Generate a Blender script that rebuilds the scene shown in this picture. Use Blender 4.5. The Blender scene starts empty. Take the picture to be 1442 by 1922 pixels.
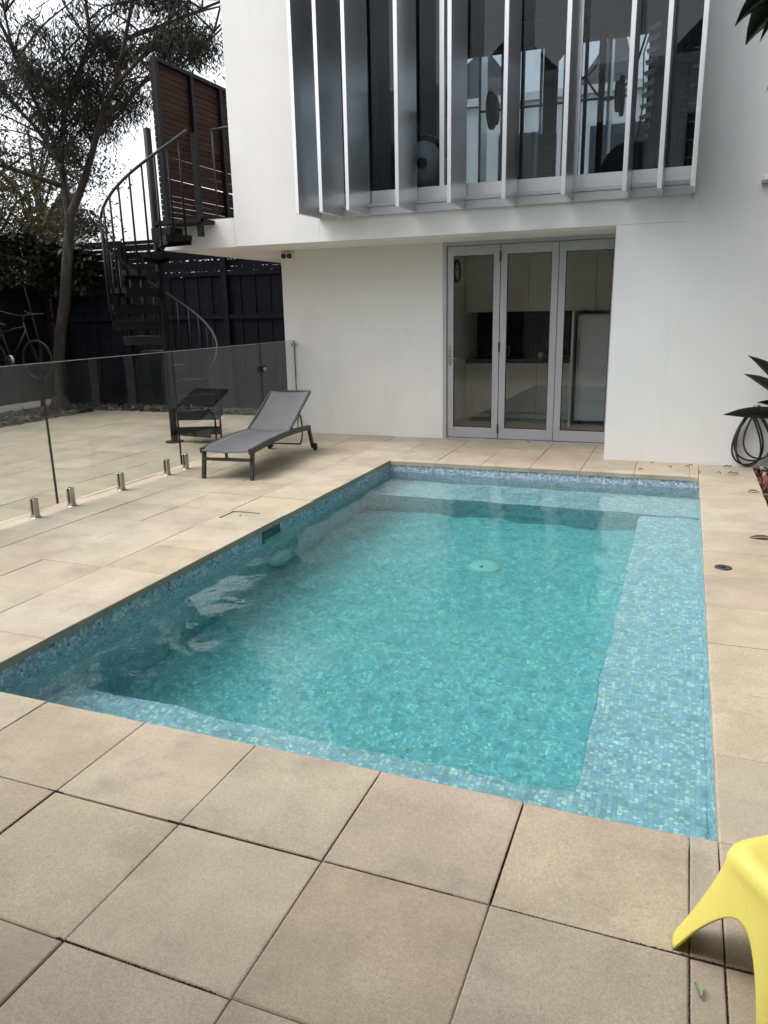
import bpy, math, random
import numpy as np
from mathutils import Vector, Matrix
R_ = random.Random(7)
sc = bpy.context.scene
col = sc.collection
rad = math.radians

# ------------------------------------------------------------------ camera
FPX, YAW, PITCH, ROLL, CAMH = 1430.17, 0.374515, 0.257718, 0.0198715, 1.6
fwd = Vector((-math.sin(YAW) * math.cos(PITCH), math.cos(YAW) * math.cos(PITCH), -math.sin(PITCH)))
rgt = Vector((math.cos(YAW), math.sin(YAW), 0))
dwn = fwd.cross(rgt)
r2 = rgt * math.cos(ROLL) + dwn * math.sin(ROLL)
d2 = dwn * math.cos(ROLL) - rgt * math.sin(ROLL)
cam_d = bpy.data.cameras.new('camera')
cam = bpy.data.objects.new('camera', cam_d)
col.objects.link(cam)
m = Matrix((r2, -d2, -fwd)).transposed().to_4x4()
m.translation = Vector((0, 0, CAMH))
cam.matrix_world = m
cam_d.sensor_fit = 'HORIZONTAL'
cam_d.sensor_width = 36
cam_d.lens = 36 * FPX / 1442
cam_d.clip_start = 0.05
cam_d.clip_end = 2000
sc.camera = cam

def project(x, y, z):
    v = Vector((x, y, z - CAMH))
    d = v.dot(fwd)
    if d < 0.05:
        return None
    return (v.dot(r2) / d * FPX + 721, v.dot(d2) / d * FPX + 961)

# ------------------------------------------------------------------ sky, sun, exposure
SUN_EL, SUN_AZ = rad(58), rad(248)          # azimuth clockwise from +Y
world = bpy.data.worlds.new('World')
sc.world = world
world.use_nodes = True
wn, wl = world.node_tree.nodes, world.node_tree.links
wn.clear()
sky = wn.new('ShaderNodeTexSky')
sky.sky_type = 'NISHITA'
sky.sun_disc = False
sky.sun_elevation = SUN_EL
sky.sun_rotation = SUN_AZ
sky.dust_density = 4
sky.air_density = 1.0
hsv = wn.new('ShaderNodeHueSaturation')
hsv.inputs['Saturation'].default_value = 0.22
bgn = wn.new('ShaderNodeBackground')
bgn.inputs['Strength'].default_value = 0.15
wo = wn.new('ShaderNodeOutputWorld')
wl.new(sky.outputs[0], hsv.inputs['Color'])
wl.new(hsv.outputs[0], bgn.inputs['Color'])
wl.new(bgn.outputs[0], wo.inputs['Surface'])
sun_d = bpy.data.lights.new('sun', 'SUN')
sun_d.energy = 0.5
sun_d.angle = rad(35)
sun_d.color = (1.0, 0.975, 0.94)
sun = bpy.data.objects.new('sun', sun_d)
col.objects.link(sun)
sdir = Vector((math.sin(SUN_AZ) * math.cos(SUN_EL), math.cos(SUN_AZ) * math.cos(SUN_EL), math.sin(SUN_EL)))
sun.rotation_euler = sdir.to_track_quat('Z', 'Y').to_euler()
sun.location = (-3, -2, 12)
sc.view_settings.view_transform = 'Standard'
sc.view_settings.look = 'None'
sc.view_settings.gamma = 1
sc.view_settings.use_curve_mapping = False
sc.view_settings.exposure = 1.18
cy = sc.cycles
cy.max_bounces = 12
cy.diffuse_bounces = 4
cy.glossy_bounces = 4
cy.transmission_bounces = 8
cy.transparent_max_bounces = 16
cy.volume_bounces = 0
cy.sample_clamp_indirect = 6
cy.caustics_refractive = True
cy.caustics_reflective = False
cy.blur_glossy = 0.5
cy.use_denoising = True

# ------------------------------------------------------------------ mesh helpers
class MB:
    def __init__(s):
        s.v, s.f, s.sm, s.fc = [], [], [], []
    def add(s, vs, fs, smooth=False, c=None):
        o = len(s.v)
        s.v += [tuple(p) for p in vs]
        for f in fs:
            s.f.append(tuple(i + o for i in f)); s.sm.append(smooth); s.fc.append(c)
        return s
    def box(s, x0, x1, y0, y1, z0, z1, ch=0.0):
        if ch <= 0:
            vs = [(x, y, z) for z in (z0, z1) for y in (y0, y1) for x in (x0, x1)]
            return s.add(vs, [(0, 2, 3, 1), (4, 5, 7, 6), (0, 1, 5, 4), (2, 6, 7, 3), (0, 4, 6, 2), (1, 3, 7, 5)])
        # box chamfered on all 12 edges via convex slices
        vs, fs = [], []
        xs, ys, zs = (x0, x1), (y0, y1), (z0, z1)
        idx = {}
        for i in range(2):
            for j in range(2):
                for k in range(2):
                    X, Y, Z = xs[i], ys[j], zs[k]
                    sx, sy, sz = (1 - 2 * i) * ch, (1 - 2 * j) * ch, (1 - 2 * k) * ch
                    for a, p in (('x', (X, Y + sy, Z + sz)), ('y', (X + sx, Y, Z + sz)), ('z', (X + sx, Y + sy, Z))):
                        idx[i, j, k, a] = len(vs); vs.append(p)
        for i in range(2):
            q = [idx[i, 0, 0, 'x'], idx[i, 1, 0, 'x'], idx[i, 1, 1, 'x'], idx[i, 0, 1, 'x']]
            fs.append(q if i else q[::-1])
            q = [idx[0, i, 0, 'y'], idx[1, i, 0, 'y'], idx[1, i, 1, 'y'], idx[0, i, 1, 'y']]
            fs.append(q[::-1] if i else q)
            q = [idx[0, 0, i, 'z'], idx[1, 0, i, 'z'], idx[1, 1, i, 'z'], idx[0, 1, i, 'z']]
            fs.append(q if i else q[::-1])
        for a in range(2):
            for b in range(2):
                fs.append([idx[a, b, 0, 'x'], idx[a, b, 0, 'y'], idx[a, b, 1, 'y'], idx[a, b, 1, 'x']])
                fs.append([idx[a, 0, b, 'x'], idx[a, 0, b, 'z'], idx[a, 1, b, 'z'], idx[a, 1, b, 'x']])
                fs.append([idx[0, a, b, 'y'], idx[0, a, b, 'z'], idx[1, a, b, 'z'], idx[1, a, b, 'y']])
        for i in range(2):
            for j in range(2):
                for k in range(2):
                    fs.append([idx[i, j, k, a] for a in 'xyz'])
        return s.add(vs, fs)
    def bar(s, a, b, w, h=None, up=(0, 0, 1)):
        a, b = Vector(a), Vector(b); h = h or w
        d = (b - a).normalized(); u = Vector(up)
        if abs(d.dot(u)) > 0.98: u = Vector((1, 0, 0))
        r = d.cross(u).normalized() * w / 2; t = r.cross(d).normalized() * h / 2
        vs = [p + i * r + j * t for p in (a, b) for i, j in ((-1, -1), (1, -1), (1, 1), (-1, 1))]
        return s.add(vs, [(3, 2, 1, 0), (4, 5, 6, 7), (0, 1, 5, 4), (1, 2, 6, 5), (2, 3, 7, 6), (3, 0, 4, 7)])
    def tube(s, pts, r, n=8, caps=True):
        pts = [Vector(p) for p in pts]
        rs = r if isinstance(r, (list, tuple)) else [r] * len(pts)
        vs, fs = [], []
        prev = None
        for i, p in enumerate(pts):
            d = (pts[min(i + 1, len(pts) - 1)] - pts[max(i - 1, 0)]).normalized()
            if prev is None:
                u = Vector((0, 0, 1)) if abs(d.z) < 0.9 else Vector((1, 0, 0))
                a = d.cross(u).normalized()
            else:
                a = (prev - d * prev.dot(d)).normalized()
            prev = a; b = d.cross(a)
            for k in range(n):
                t = 2 * math.pi * k / n
                vs.append(p + (a * math.cos(t) + b * math.sin(t)) * rs[i])
        for i in range(len(pts) - 1):
            for k in range(n):
                fs.append((i * n + k, i * n + (k + 1) % n, (i + 1) * n + (k + 1) % n, (i + 1) * n + k))
        s.add(vs, fs, True)
        if caps:
            o = len(s.v) - len(vs)
            s.f.append(tuple(o + k for k in range(n))[::-1]); s.sm.append(False); s.fc.append(None)
            s.f.append(tuple(o + (len(pts) - 1) * n + k for k in range(n))); s.sm.append(False); s.fc.append(None)
        return s
    def lathe(s, c, prof, n=24, axis='z'):
        vs, fs = [], []
        for (r, h) in prof:
            for k in range(n):
                t = 2 * math.pi * k / n
                q = (r * math.cos(t), r * math.sin(t), h)
                if axis == 'x': q = (q[2], q[0], q[1])
                if axis == 'y': q = (q[0], q[2], q[1])
                vs.append((c[0] + q[0], c[1] + q[1], c[2] + q[2]))
        for i in range(len(prof) - 1):
            for k in range(n):
                fs.append((i * n + k, i * n + (k + 1) % n, (i + 1) * n + (k + 1) % n, (i + 1) * n + k))
        return s.add(vs, fs, True)
    def mesh(s, name):
        me = bpy.data.meshes.new(name)
        me.from_pydata(s.v, [], s.f)
        me.polygons.foreach_set('use_smooth', s.sm)
        if any(c is not None for c in s.fc):
            at = me.color_attributes.new('tint', 'FLOAT_COLOR', 'CORNER')
            arr = []
            for f, c in zip(s.f, s.fc):
                c = c or (1, 1, 1)
                arr += [c[0], c[1], c[2], 1.0] * len(f)
            at.data.foreach_set('color', arr)
        me.update()
        return me
    def build(s, name, mat, parent=None, loc=None):
        return link(name, s.mesh(name), mat, parent, loc)

def link(name, me, mat, parent=None, loc=None):
    o = bpy.data.objects.new(name, me)
    col.objects.link(o)
    if mat is not None and not me.materials: me.materials.append(mat)
    if parent is not None: o.parent = parent
    if loc is not None: o.location = loc
    return o

def empty(name, loc=(0, 0, 0)):
    o = bpy.data.objects.new(name, None)
    o.empty_display_size = 0.1
    col.objects.link(o); o.location = loc
    return o

def thing(name, label, cat, loc=(0, 0, 0), group=None, kind=None):
    return tag(empty(name, loc), label, cat, group, kind)

def tag(o, label=None, cat=None, group=None, kind=None):
    if label: o['label'] = label
    if cat: o['category'] = cat
    if group: o['group'] = group
    if kind: o['kind'] = kind
    return o

def smooth(pts, k=4):
    pts = [Vector(p) for p in pts]; out = []
    for i in range(len(pts) - 1):
        p0, p1, p2, p3 = pts[max(i - 1, 0)], pts[i], pts[i + 1], pts[min(i + 2, len(pts) - 1)]
        for j in range(k):
            t = j / k
            out.append(0.5 * ((2 * p1) + (-p0 + p2) * t + (2 * p0 - 5 * p1 + 4 * p2 - p3) * t * t + (-p0 + 3 * p1 - 3 * p2 + p3) * t ** 3))
    out.append(pts[-1]); return out
def BX(*a, ch=0.0):
    return MB().box(*a, ch=ch)

# ------------------------------------------------------------------ materials
def nodes(name):
    mt = bpy.data.materials.new(name)
    mt.use_nodes = True
    nt = mt.node_tree
    b = nt.nodes['Principled BSDF']
    return mt, nt, nt.nodes, nt.links, b

def ramp(nt, src, stops):
    r = nt.nodes.new('ShaderNodeValToRGB')
    el = r.color_ramp.elements
    while len(el) < len(stops): el.new(0.5)
    for e, (p, c) in zip(el, stops):
        e.position = p
        e.color = (*c, 1) if len(c) == 3 else c
    nt.links.new(src, r.inputs[0])
    return r.outputs[0]

def noise(nt, scale, detail=4, rough=0.55, coord='Object', stretch=None, dist=0.0):
    tc = nt.nodes.new('ShaderNodeTexCoord')
    src = tc.outputs[coord]
    if coord == 'World':
        pass
    if stretch:
        mp = nt.nodes.new('ShaderNodeMapping')
        mp.inputs['Scale'].default_value = stretch
        nt.links.new(src, mp.inputs[0]); src = mp.outputs[0]
    n = nt.nodes.new('ShaderNodeTexNoise')
    n.inputs['Scale'].default_value = scale
    n.inputs['Detail'].default_value = detail
    n.inputs['Roughness'].default_value = rough
    n.inputs['Distortion'].default_value = dist
    nt.links.new(src, n.inputs['Vector'])
    return n.outputs['Fac']

def wnoise(nt, scale, detail=4, rough=0.55, stretch=None):
    g = nt.nodes.new('ShaderNodeNewGeometry')
    src = g.outputs['Position']
    if stretch:
        mp = nt.nodes.new('ShaderNodeMapping')
        mp.inputs['Scale'].default_value = stretch
        nt.links.new(src, mp.inputs[0]); src = mp.outputs[0]
    n = nt.nodes.new('ShaderNodeTexNoise')
    n.inputs['Scale'].default_value = scale
    n.inputs['Detail'].default_value = detail
    n.inputs['Roughness'].default_value = rough
    nt.links.new(src, n.inputs['Vector'])
    return n.outputs['Fac']

def mixc(nt, a, b, fac, mode='MIX'):
    mx = nt.nodes.new('ShaderNodeMix')
    mx.data_type = 'RGBA'; mx.blend_type = mode
    for sock, v in ((mx.inputs[0], fac), (mx.inputs[6], a), (mx.inputs[7], b)):
        if isinstance(v, (int, float)): sock.default_value = v
        elif isinstance(v, (tuple, list)): sock.default_value = (*v, 1)
        else: nt.links.new(v, sock)
    return mx.outputs[2]

def bump(nt, b, h, strength, dist=0.01):
    bp = nt.nodes.new('ShaderNodeBump')
    bp.inputs['Strength'].default_value = strength
    bp.inputs['Distance'].default_value = dist
    nt.links.new(h, bp.inputs['Height'])
    nt.links.new(bp.outputs[0], b.inputs['Normal'])

def mat(name, c, rough=0.6, metal=0.0, var=0.12, scale=6.0, bmp=0.0, bscale=80, spec=0.5):
    mt, nt, n, l, b = nodes(name)
    f = wnoise(nt, scale, 5)
    lo = tuple(x * (1 - var) for x in c); hi = tuple(min(1, x * (1 + var)) for x in c)
    l.new(ramp(nt, f, [(0.3, lo), (0.7, hi)]), b.inputs['Base Color'])
    b.inputs['Roughness'].default_value = rough
    b.inputs['Metallic'].default_value = metal
    b.inputs['Specular IOR Level'].default_value = spec
    if bmp: bump(nt, b, wnoise(nt, bscale, 3), bmp, 0.004)
    return mt

def tinted(name, rough=0.3, spec=0.5, transl=0.0):
    mt, nt, n, l, b = nodes(name)
    a = n.new('ShaderNodeVertexColor'); a.layer_name = 'tint'
    f = wnoise(nt, 12, 3)
    l.new(mixc(nt, a.outputs[0], ramp(nt, f, [(0.3, (0.75,) * 3), (0.7, (1.1,) * 3)]), 1.0, 'MULTIPLY'), b.inputs['Base Color'])
    b.inputs['Roughness'].default_value = rough
    b.inputs['Specular IOR Level'].default_value = spec
    if transl:
        t = n.new('ShaderNodeBsdfTranslucent'); l.new(a.outputs[0], t.inputs[0])
        mx = n.new('ShaderNodeMixShader'); mx.inputs[0].default_value = transl
        l.new(b.outputs[0], mx.inputs[1]); l.new(t.outputs[0], mx.inputs[2])
        l.new(mx.outputs[0], n['Material Output'].inputs[0])
    return mt

def glass(name, tint, ior=1.5, rough=0.0, extra=0.0):
    mt = bpy.data.materials.new(name); mt.use_nodes = True
    nt = mt.node_tree; n = nt.nodes; l = nt.links
    n.remove(n['Principled BSDF'])
    t = n.new('ShaderNodeBsdfTransparent'); t.inputs[0].default_value = (*tint, 1)
    g = n.new('ShaderNodeBsdfGlossy'); g.inputs['Roughness'].default_value = rough
    fr = n.new('ShaderNodeFresnel')
    ge = n.new('ShaderNodeNewGeometry'); mr = n.new('ShaderNodeMapRange')      # a thin sheet mirrors alike from both faces
    mr.inputs['To Min'].default_value = ior; mr.inputs['To Max'].default_value = 1 / ior
    l.new(ge.outputs['Backfacing'], mr.inputs['Value']); l.new(mr.outputs[0], fr.inputs[0])
    ad = n.new('ShaderNodeMath'); ad.operation = 'ADD'; ad.use_clamp = True
    ad.inputs[1].default_value = extra
    l.new(fr.outputs[0], ad.inputs[0])
    mx = n.new('ShaderNodeMixShader')
    l.new(ad.outputs[0], mx.inputs[0]); l.new(t.outputs[0], mx.inputs[1]); l.new(g.outputs[0], mx.inputs[2])
    l.new(mx.outputs[0], n['Material Output'].inputs[0])
    return mt

# rendered white wall: faint trowel unevenness, streaks below the sill, splash dirt at the foot
def wall_mat():
    mt, nt, n, l, b = nodes('white_render')
    f = wnoise(nt, 1.3, 6, 0.6)
    c = ramp(nt, f, [(0.3, (0.785, 0.78, 0.76)), (0.7, (0.835, 0.83, 0.81))])
    s = wnoise(nt, 2.2, 5, 0.65, (1.6, 1.6, 0.3))
    c = mixc(nt, c, (0.62, 0.62, 0.60), ramp(nt, s, [(0.55, (0, 0, 0)), (0.8, (0.32,) * 3)]))
    l.new(c, b.inputs['Base Color'])
    b.inputs['Roughness'].default_value = 0.85
    b.inputs['Specular IOR Level'].default_value = 0.2
    h = mixc(nt, wnoise(nt, 7, 3), wnoise(nt, 160, 3), 0.35)
    bump(nt, b, h, 0.3, 0.012)
    return mt

def paver_mat():
    mt, nt, n, l, b = nodes('sandstone_paver')
    oi = n.new('ShaderNodeObjectInfo')
    base = ramp(nt, oi.outputs['Random'], [(0.0, (0.36, 0.295, 0.225)), (0.2, (0.43, 0.37, 0.28)), (0.4, (0.375, 0.33, 0.265)), (0.6, (0.455, 0.395, 0.305)), (0.8, (0.39, 0.325, 0.26)), (1.0, (0.44, 0.395, 0.32))])
    big = wnoise(nt, 2.6, 6, 0.6)
    c = mixc(nt, base, ramp(nt, big, [(0.28, (0.78, 0.76, 0.74)), (0.72, (1.15, 1.15, 1.13))]), 1.0, 'MULTIPLY')
    warm = wnoise(nt, 1.1, 4, 0.6)
    c = mixc(nt, c, (0.45, 0.39, 0.285), ramp(nt, warm, [(0.5, (0, 0, 0)), (0.8, (0.45,) * 3)]))
    sp = wnoise(nt, 210, 2, 0.7)
    c = mixc(nt, c, ramp(nt, sp, [(0.30, (0.74, 0.72, 0.69)), (0.5, (1, 1, 1)), (0.68, (1.2, 1.19, 1.17))]), 0.8, 'MULTIPLY')
    sp2 = wnoise(nt, 70, 3, 0.7)
    c = mixc(nt, c, ramp(nt, sp2, [(0.3, (0.9, 0.89, 0.88)), (0.65, (1.08, 1.08, 1.07))]), 0.7, 'MULTIPLY')
    st = wnoise(nt, 3.7, 7, 0.72)
    c = mixc(nt, c, (0.20, 0.17, 0.135), ramp(nt, st, [(0.53, (0, 0, 0)), (0.76, (0.55,) * 3)]))
    l.new(c, b.inputs['Base Color'])
    l.new(ramp(nt, big, [(0.3, (0.62,) * 3), (0.7, (0.8,) * 3)]), b.inputs['Roughness'])
    b.inputs['Specular IOR Level'].default_value = 0.35
    bump(nt, b, mixc(nt, sp, sp2, 0.5), 0.22, 0.004)
    return mt

def water_mat():
    mt = bpy.data.materials.new('pool_water'); mt.use_nodes = True
    nt = mt.node_tree; n = nt.nodes; l = nt.links
    n.remove(n['Principled BSDF'])
    g = n.new('ShaderNodeBsdfGlass')
    g.inputs['IOR'].default_value = 1.333
    g.inputs['Roughness'].default_value = 0.0
    h = mixc(nt, wnoise(nt, 9.0, 2, 0.5), wnoise(nt, 30.0, 2, 0.5), 0.3)
    bp = n.new('ShaderNodeBump'); bp.inputs['Strength'].default_value = 0.4; bp.inputs['Distance'].default_value = 0.006
    l.new(h, bp.inputs['Height']); l.new(bp.outputs[0], g.inputs['Normal'])
    va = n.new('ShaderNodeVolumeAbsorption')
    va.inputs['Color'].default_value = (0.46, 0.925, 0.885, 1)
    va.inputs['Density'].default_value = 1.0
    l.new(g.outputs[0], n['Material Output'].inputs['Surface'])
    l.new(va.outputs[0], n['Material Output'].inputs['Volume'])
    return mt

def bark_mat():
    mt, nt, n, l, b = nodes('tree_bark')
    f = noise(nt, 9, 6, 0.65, 'Object', (1, 1, 0.25))
    l.new(ramp(nt, f, [(0.3, (0.018, 0.014, 0.011)), (0.55, (0.045, 0.036, 0.028)), (0.75, (0.10, 0.083, 0.066))]), b.inputs['Base Color'])
    b.inputs['Roughness'].default_value = 0.9
    bump(nt, b, f, 0.7, 0.03)
    return mt

def wood_mat(name, a, c):
    mt, nt, n, l, b = nodes(name)
    f = wnoise(nt, 14, 6, 0.6, (1, 0.12, 1))
    oi = n.new('ShaderNodeObjectInfo')
    cc = ramp(nt, f, [(0.3, a), (0.7, c)])
    cc = mixc(nt, cc, ramp(nt, oi.outputs['Random'], [(0, (0.75,) * 3), (1, (1.2,) * 3)]), 1.0, 'MULTIPLY')
    l.new(cc, b.inputs['Base Color'])
    b.inputs['Roughness'].default_value = 0.75
    b.inputs['Specular IOR Level'].default_value = 0.15
    return mt

def fabric_mat():
    mt, nt, n, l, b = nodes('grey_sling_mesh')
    f = wnoise(nt, 5, 4)
    w = n.new('ShaderNodeTexWave'); w.wave_type = 'BANDS'; w.bands_direction = 'X'
    w.inputs['Scale'].default_value = 130
    g = n.new('ShaderNodeNewGeometry'); l.new(g.outputs['Position'], w.inputs['Vector'])
    c = ramp(nt, f, [(0.3, (0.09, 0.09, 0.097)), (0.7, (0.112, 0.112, 0.118))])
    c = mixc(nt, c, ramp(nt, w.outputs['Fac'], [(0.2, (0.85,) * 3), (0.8, (1.1,) * 3)]), 0.6, 'MULTIPLY')
    l.new(c, b.inputs['Base Color'])
    b.inputs['Roughness'].default_value = 0.75
    return mt

def yellow_mat():
    mt, nt, n, l, b = nodes('yellow_plastic')
    f = wnoise(nt, 5, 4)
    c = ramp(nt, f, [(0.3, (0.72, 0.63, 0.13)), (0.7, (0.78, 0.69, 0.165))])
    d = wnoise(nt, 55, 4, 0.7)
    c = mixc(nt, c, (0.30, 0.24, 0.08), ramp(nt, d, [(0.64, (0, 0, 0)), (0.78, (0.6,) * 3)]))
    l.new(c, b.inputs['Base Color'])
    l.new(ramp(nt, wnoise(nt, 18, 5, 0.7), [(0.35, (0.34,) * 3), (0.65, (0.6,) * 3)]), b.inputs['Roughness'])
    bump(nt, b, wnoise(nt, 120, 2), 0.06, 0.003)
    return mt

def leaf_mat(name, cs, rough=0.7, transl=0.2):
    mt, nt, n, l, b = nodes(name)
    b.inputs['Specular IOR Level'].default_value = 0.2
    f = noise(nt, 1.6, 3, 0.6)
    g = n.new('ShaderNodeNewGeometry')
    c = ramp(nt, g.outputs['Random Per Island'], [(i / (len(cs) - 1), x) for i, x in enumerate(cs)])
    c = mixc(nt, c, ramp(nt, f, [(0.3, (0.7,) * 3), (0.7, (1.2,) * 3)]), 1.0, 'MULTIPLY')
    l.new(c, b.inputs['Base Color'])
    b.inputs['Roughness'].default_value = rough
    t = n.new('ShaderNodeBsdfTranslucent'); l.new(c, t.inputs[0])
    mx = n.new('ShaderNodeMixShader'); mx.inputs[0].default_value = transl
    l.new(b.outputs[0], mx.inputs[1]); l.new(t.outputs[0], mx.inputs[2])
    l.new(mx.outputs[0], n['Material Output'].inputs[0])
    return mt

M = dict(
    wall=wall_mat(), paver=paver_mat(), water=water_mat(), bark=bark_mat(), sling=fabric_mat(), yellow=yellow_mat(),
    mortar=mat('joint_sand', (0.085, 0.066, 0.047), 0.95, var=0.4, scale=30),
    soil=mat('soil', (0.06, 0.047, 0.035), 0.95, var=0.4, scale=3),
    alu=mat('anodised_aluminium', (0.72, 0.725, 0.735), 0.3, 0.9, var=0.05, scale=2),
    alu_door=mat('powdercoated_aluminium', (0.44, 0.45, 0.47), 0.42, 0.25, var=0.05, scale=2),
    sill=mat('sill_aluminium', (0.62, 0.62, 0.66), 0.4, 0.2, var=0.04, scale=3),
    niche_shade=mat('painted_niche_shade', (0.05, 0.085, 0.095), 0.5, var=0.3, scale=20), aqua=mat('pale_plastic', (0.68, 0.70, 0.73), 0.4, var=0.05),
    debris=mat('black_debris', (0.035, 0.027, 0.02), 0.95, var=0.4, scale=60),
    steel=mat('brushed_steel', (0.42, 0.40, 0.37), 0.3, 0.9, var=0.15, scale=14),
    black=mat('black_metal', (0.006, 0.006, 0.007), 0.55, 0.0, var=0.3, scale=5, spec=0.2),
    rail=mat('grey_handrail', (0.011, 0.011, 0.012), 0.6, 0.0, var=0.2),
    graphite=mat('graphite_aluminium', (0.05, 0.05, 0.053), 0.45, 0.2, var=0.15),
    rubber=mat('black_rubber', (0.012, 0.012, 0.012), 0.7, var=0.2),
    fence=wood_mat('navy_black_timber', (0.004, 0.0048, 0.008), (0.009, 0.011, 0.018)),
    slat=wood_mat('merbau_slat', (0.024, 0.012, 0.008), (0.048, 0.024, 0.016)),
    mosaic=tinted('glass_mosaic', 0.18, 0.5), grout=mat('grout', (0.42, 0.49, 0.54), 0.9, var=0.1, scale=20),
    cream=mat('cream_laminate', (0.80, 0.77, 0.68), 0.35, var=0.03),
    dark=mat('dark_splashback', (0.012, 0.013, 0.015), 0.12, var=0.1),
    stone=mat('black_stone', (0.015, 0.015, 0.016), 0.2, var=0.2, scale=40),
    fridge=mat('white_enamel', (0.8, 0.82, 0.83), 0.3, var=0.03),
    ifloor=mat('interior_floor', (0.45, 0.39, 0.31), 0.5, var=0.1, scale=4),
    iwall=mat('interior_paint', (0.82, 0.81, 0.77), 0.8, var=0.03),
    gymwall=mat('gym_paint', (0.30, 0.31, 0.31), 0.85, var=0.05),
    gymfloor=mat('gym_rubber_floor', (0.03, 0.03, 0.032), 0.8, var=0.2, scale=60),
    white=mat('white_plastic', (0.72, 0.72, 0.70), 0.45, var=0.04),
    whitegrey=mat('grey_plastic', (0.32, 0.32, 0.31), 0.5, var=0.08, scale=40),
    pane=glass('window_glass', (0.95, 0.96, 0.96), 1.5),
    tpane=glass('tinted_window_glass', (0.62, 0.68, 0.71), 1.5),
    fglass=glass('pool_fence_glass', (0.86, 0.885, 0.875), 1.45),
    gedge=mat('green_glass_edge', (0.02, 0.03, 0.028), 0.2, var=0.05),
    redroof=mat('red_roof', (0.20, 0.035, 0.035), 0.7, var=0.2, scale=3),
    offwhite=mat('neighbour_wall', (0.70, 0.71, 0.71), 0.8, var=0.04, scale=2),
    darkwin=mat('dark_window', (0.02, 0.024, 0.03), 0.08, var=0.1),
    slate=mat('slate_roof', (0.10, 0.105, 0.11), 0.8, var=0.2, scale=4),
    hose=mat('black_hose', (0.018, 0.018, 0.02), 0.45, var=0.15),
    redmulch=tinted('red_bark_chips', 0.9, 0.2), litter=tinted('leaf_litter', 0.9, 0.2),
    eucalypt=leaf_mat('eucalypt_leaf', [(0.024, 0.030, 0.022), (0.036, 0.044, 0.031), (0.052, 0.058, 0.046), (0.044, 0.038, 0.033)], 0.7, 0.35),
    olive=leaf_mat('yellowing_leaf', [(0.04, 0.045, 0.015), (0.085, 0.075, 0.022), (0.06, 0.055, 0.03)]),
    ivy=leaf_mat('ivy_leaf', [(0.010, 0.014, 0.008), (0.018, 0.026, 0.012), (0.026, 0.032, 0.016)], 0.4, 0.1),
    strap=leaf_mat('strap_leaf', [(0.012, 0.022, 0.011), (0.02, 0.034, 0.014)], 0.35, 0.1),
    deadleaf=leaf_mat('dead_leaf', [(0.10, 0.07, 0.045), (0.16, 0.12, 0.08)], 0.8, 0.2),
    dryleaf=mat('dry_leaf', (0.09, 0.05, 0.03), 0.8, var=0.4, scale=30),
    greenleaf=mat('pale_green_leaf', (0.26, 0.28, 0.19), 0.7, var=0.3, scale=30),
)
PX0, PX1, PY0, PY1 = -2.965, 0.205, 2.238, 7.755      # pool opening (coping edge)
WATER = -0.118

# ------------------------------------------------------------------ ground and paving
def ring(o, i, z, b):
    (x0, x1, y0, y1), (a0, a1, b0, b1) = o, i
    for r in ((x0, a0, y0, y1), (a1, x1, y0, y1), (a0, a1, y0, b0), (a0, a1, b1, y1)):
        b.add([(r[0], r[2], z), (r[1], r[2], z), (r[1], r[3], z), (r[0], r[3], z)], [(0, 1, 2, 3)])
    return b
hole = (PX0 - 0.06, PX1 + 0.06, PY0 - 0.06, PY1 + 0.06)
tag(ring((-400, 400, -400, 400), (-3.3, 0.5, 2.0, 8.1), -0.09, MB()).build('ground', M['soil']), kind='structure')
paving = tag(ring((-9.75, 0.735, -3.0, 11.0), hole, -0.035, MB()).build('paving', M['mortar']), kind='structure')
P = 0.516
gx = [0.723, 0.207, 0.123] + [0.123 - P * k for k in range(1, 20)]
gy = [0.205 - P * 3, 0.205 - P * 2, 0.205 - P, 0.205, 0.721, 1.237, 1.745] + [2.233 + P * k for k in range(0, 18)]
def paver_mesh(w, d, t=0.045, j=0.0035, jy=0.0035, c=0.0042, rnd=0):
    x, y = w / 2 - j / 2, d / 2 - jy / 2
    r = random.Random(rnd)
    e = lambda: r.uniform(-0.0012, 0.0012)
    vs = []
    for ins, z in ((0, -t), (0, -c), (c * 0.45, -c * 0.3), (c * 1.3, 0)):
        for sx, sy in ((-1, -1), (1, -1), (1, 1), (-1, 1)):
            vs.append((sx * (x - ins) + e(), sy * (y - ins) + e(), z))
    fs = [(3, 2, 1, 0)]
    for k in range(3):
        for i in range(4):
            fs.append((k * 4 + i, k * 4 + (i + 1) % 4, k * 4 + 4 + (i + 1) % 4, k * 4 + 4 + i))
    fs.append((12, 13, 14, 15))
    return vs, fs
cells = []
ys_all = sorted(gy); xs_all = sorted(gx)
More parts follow.
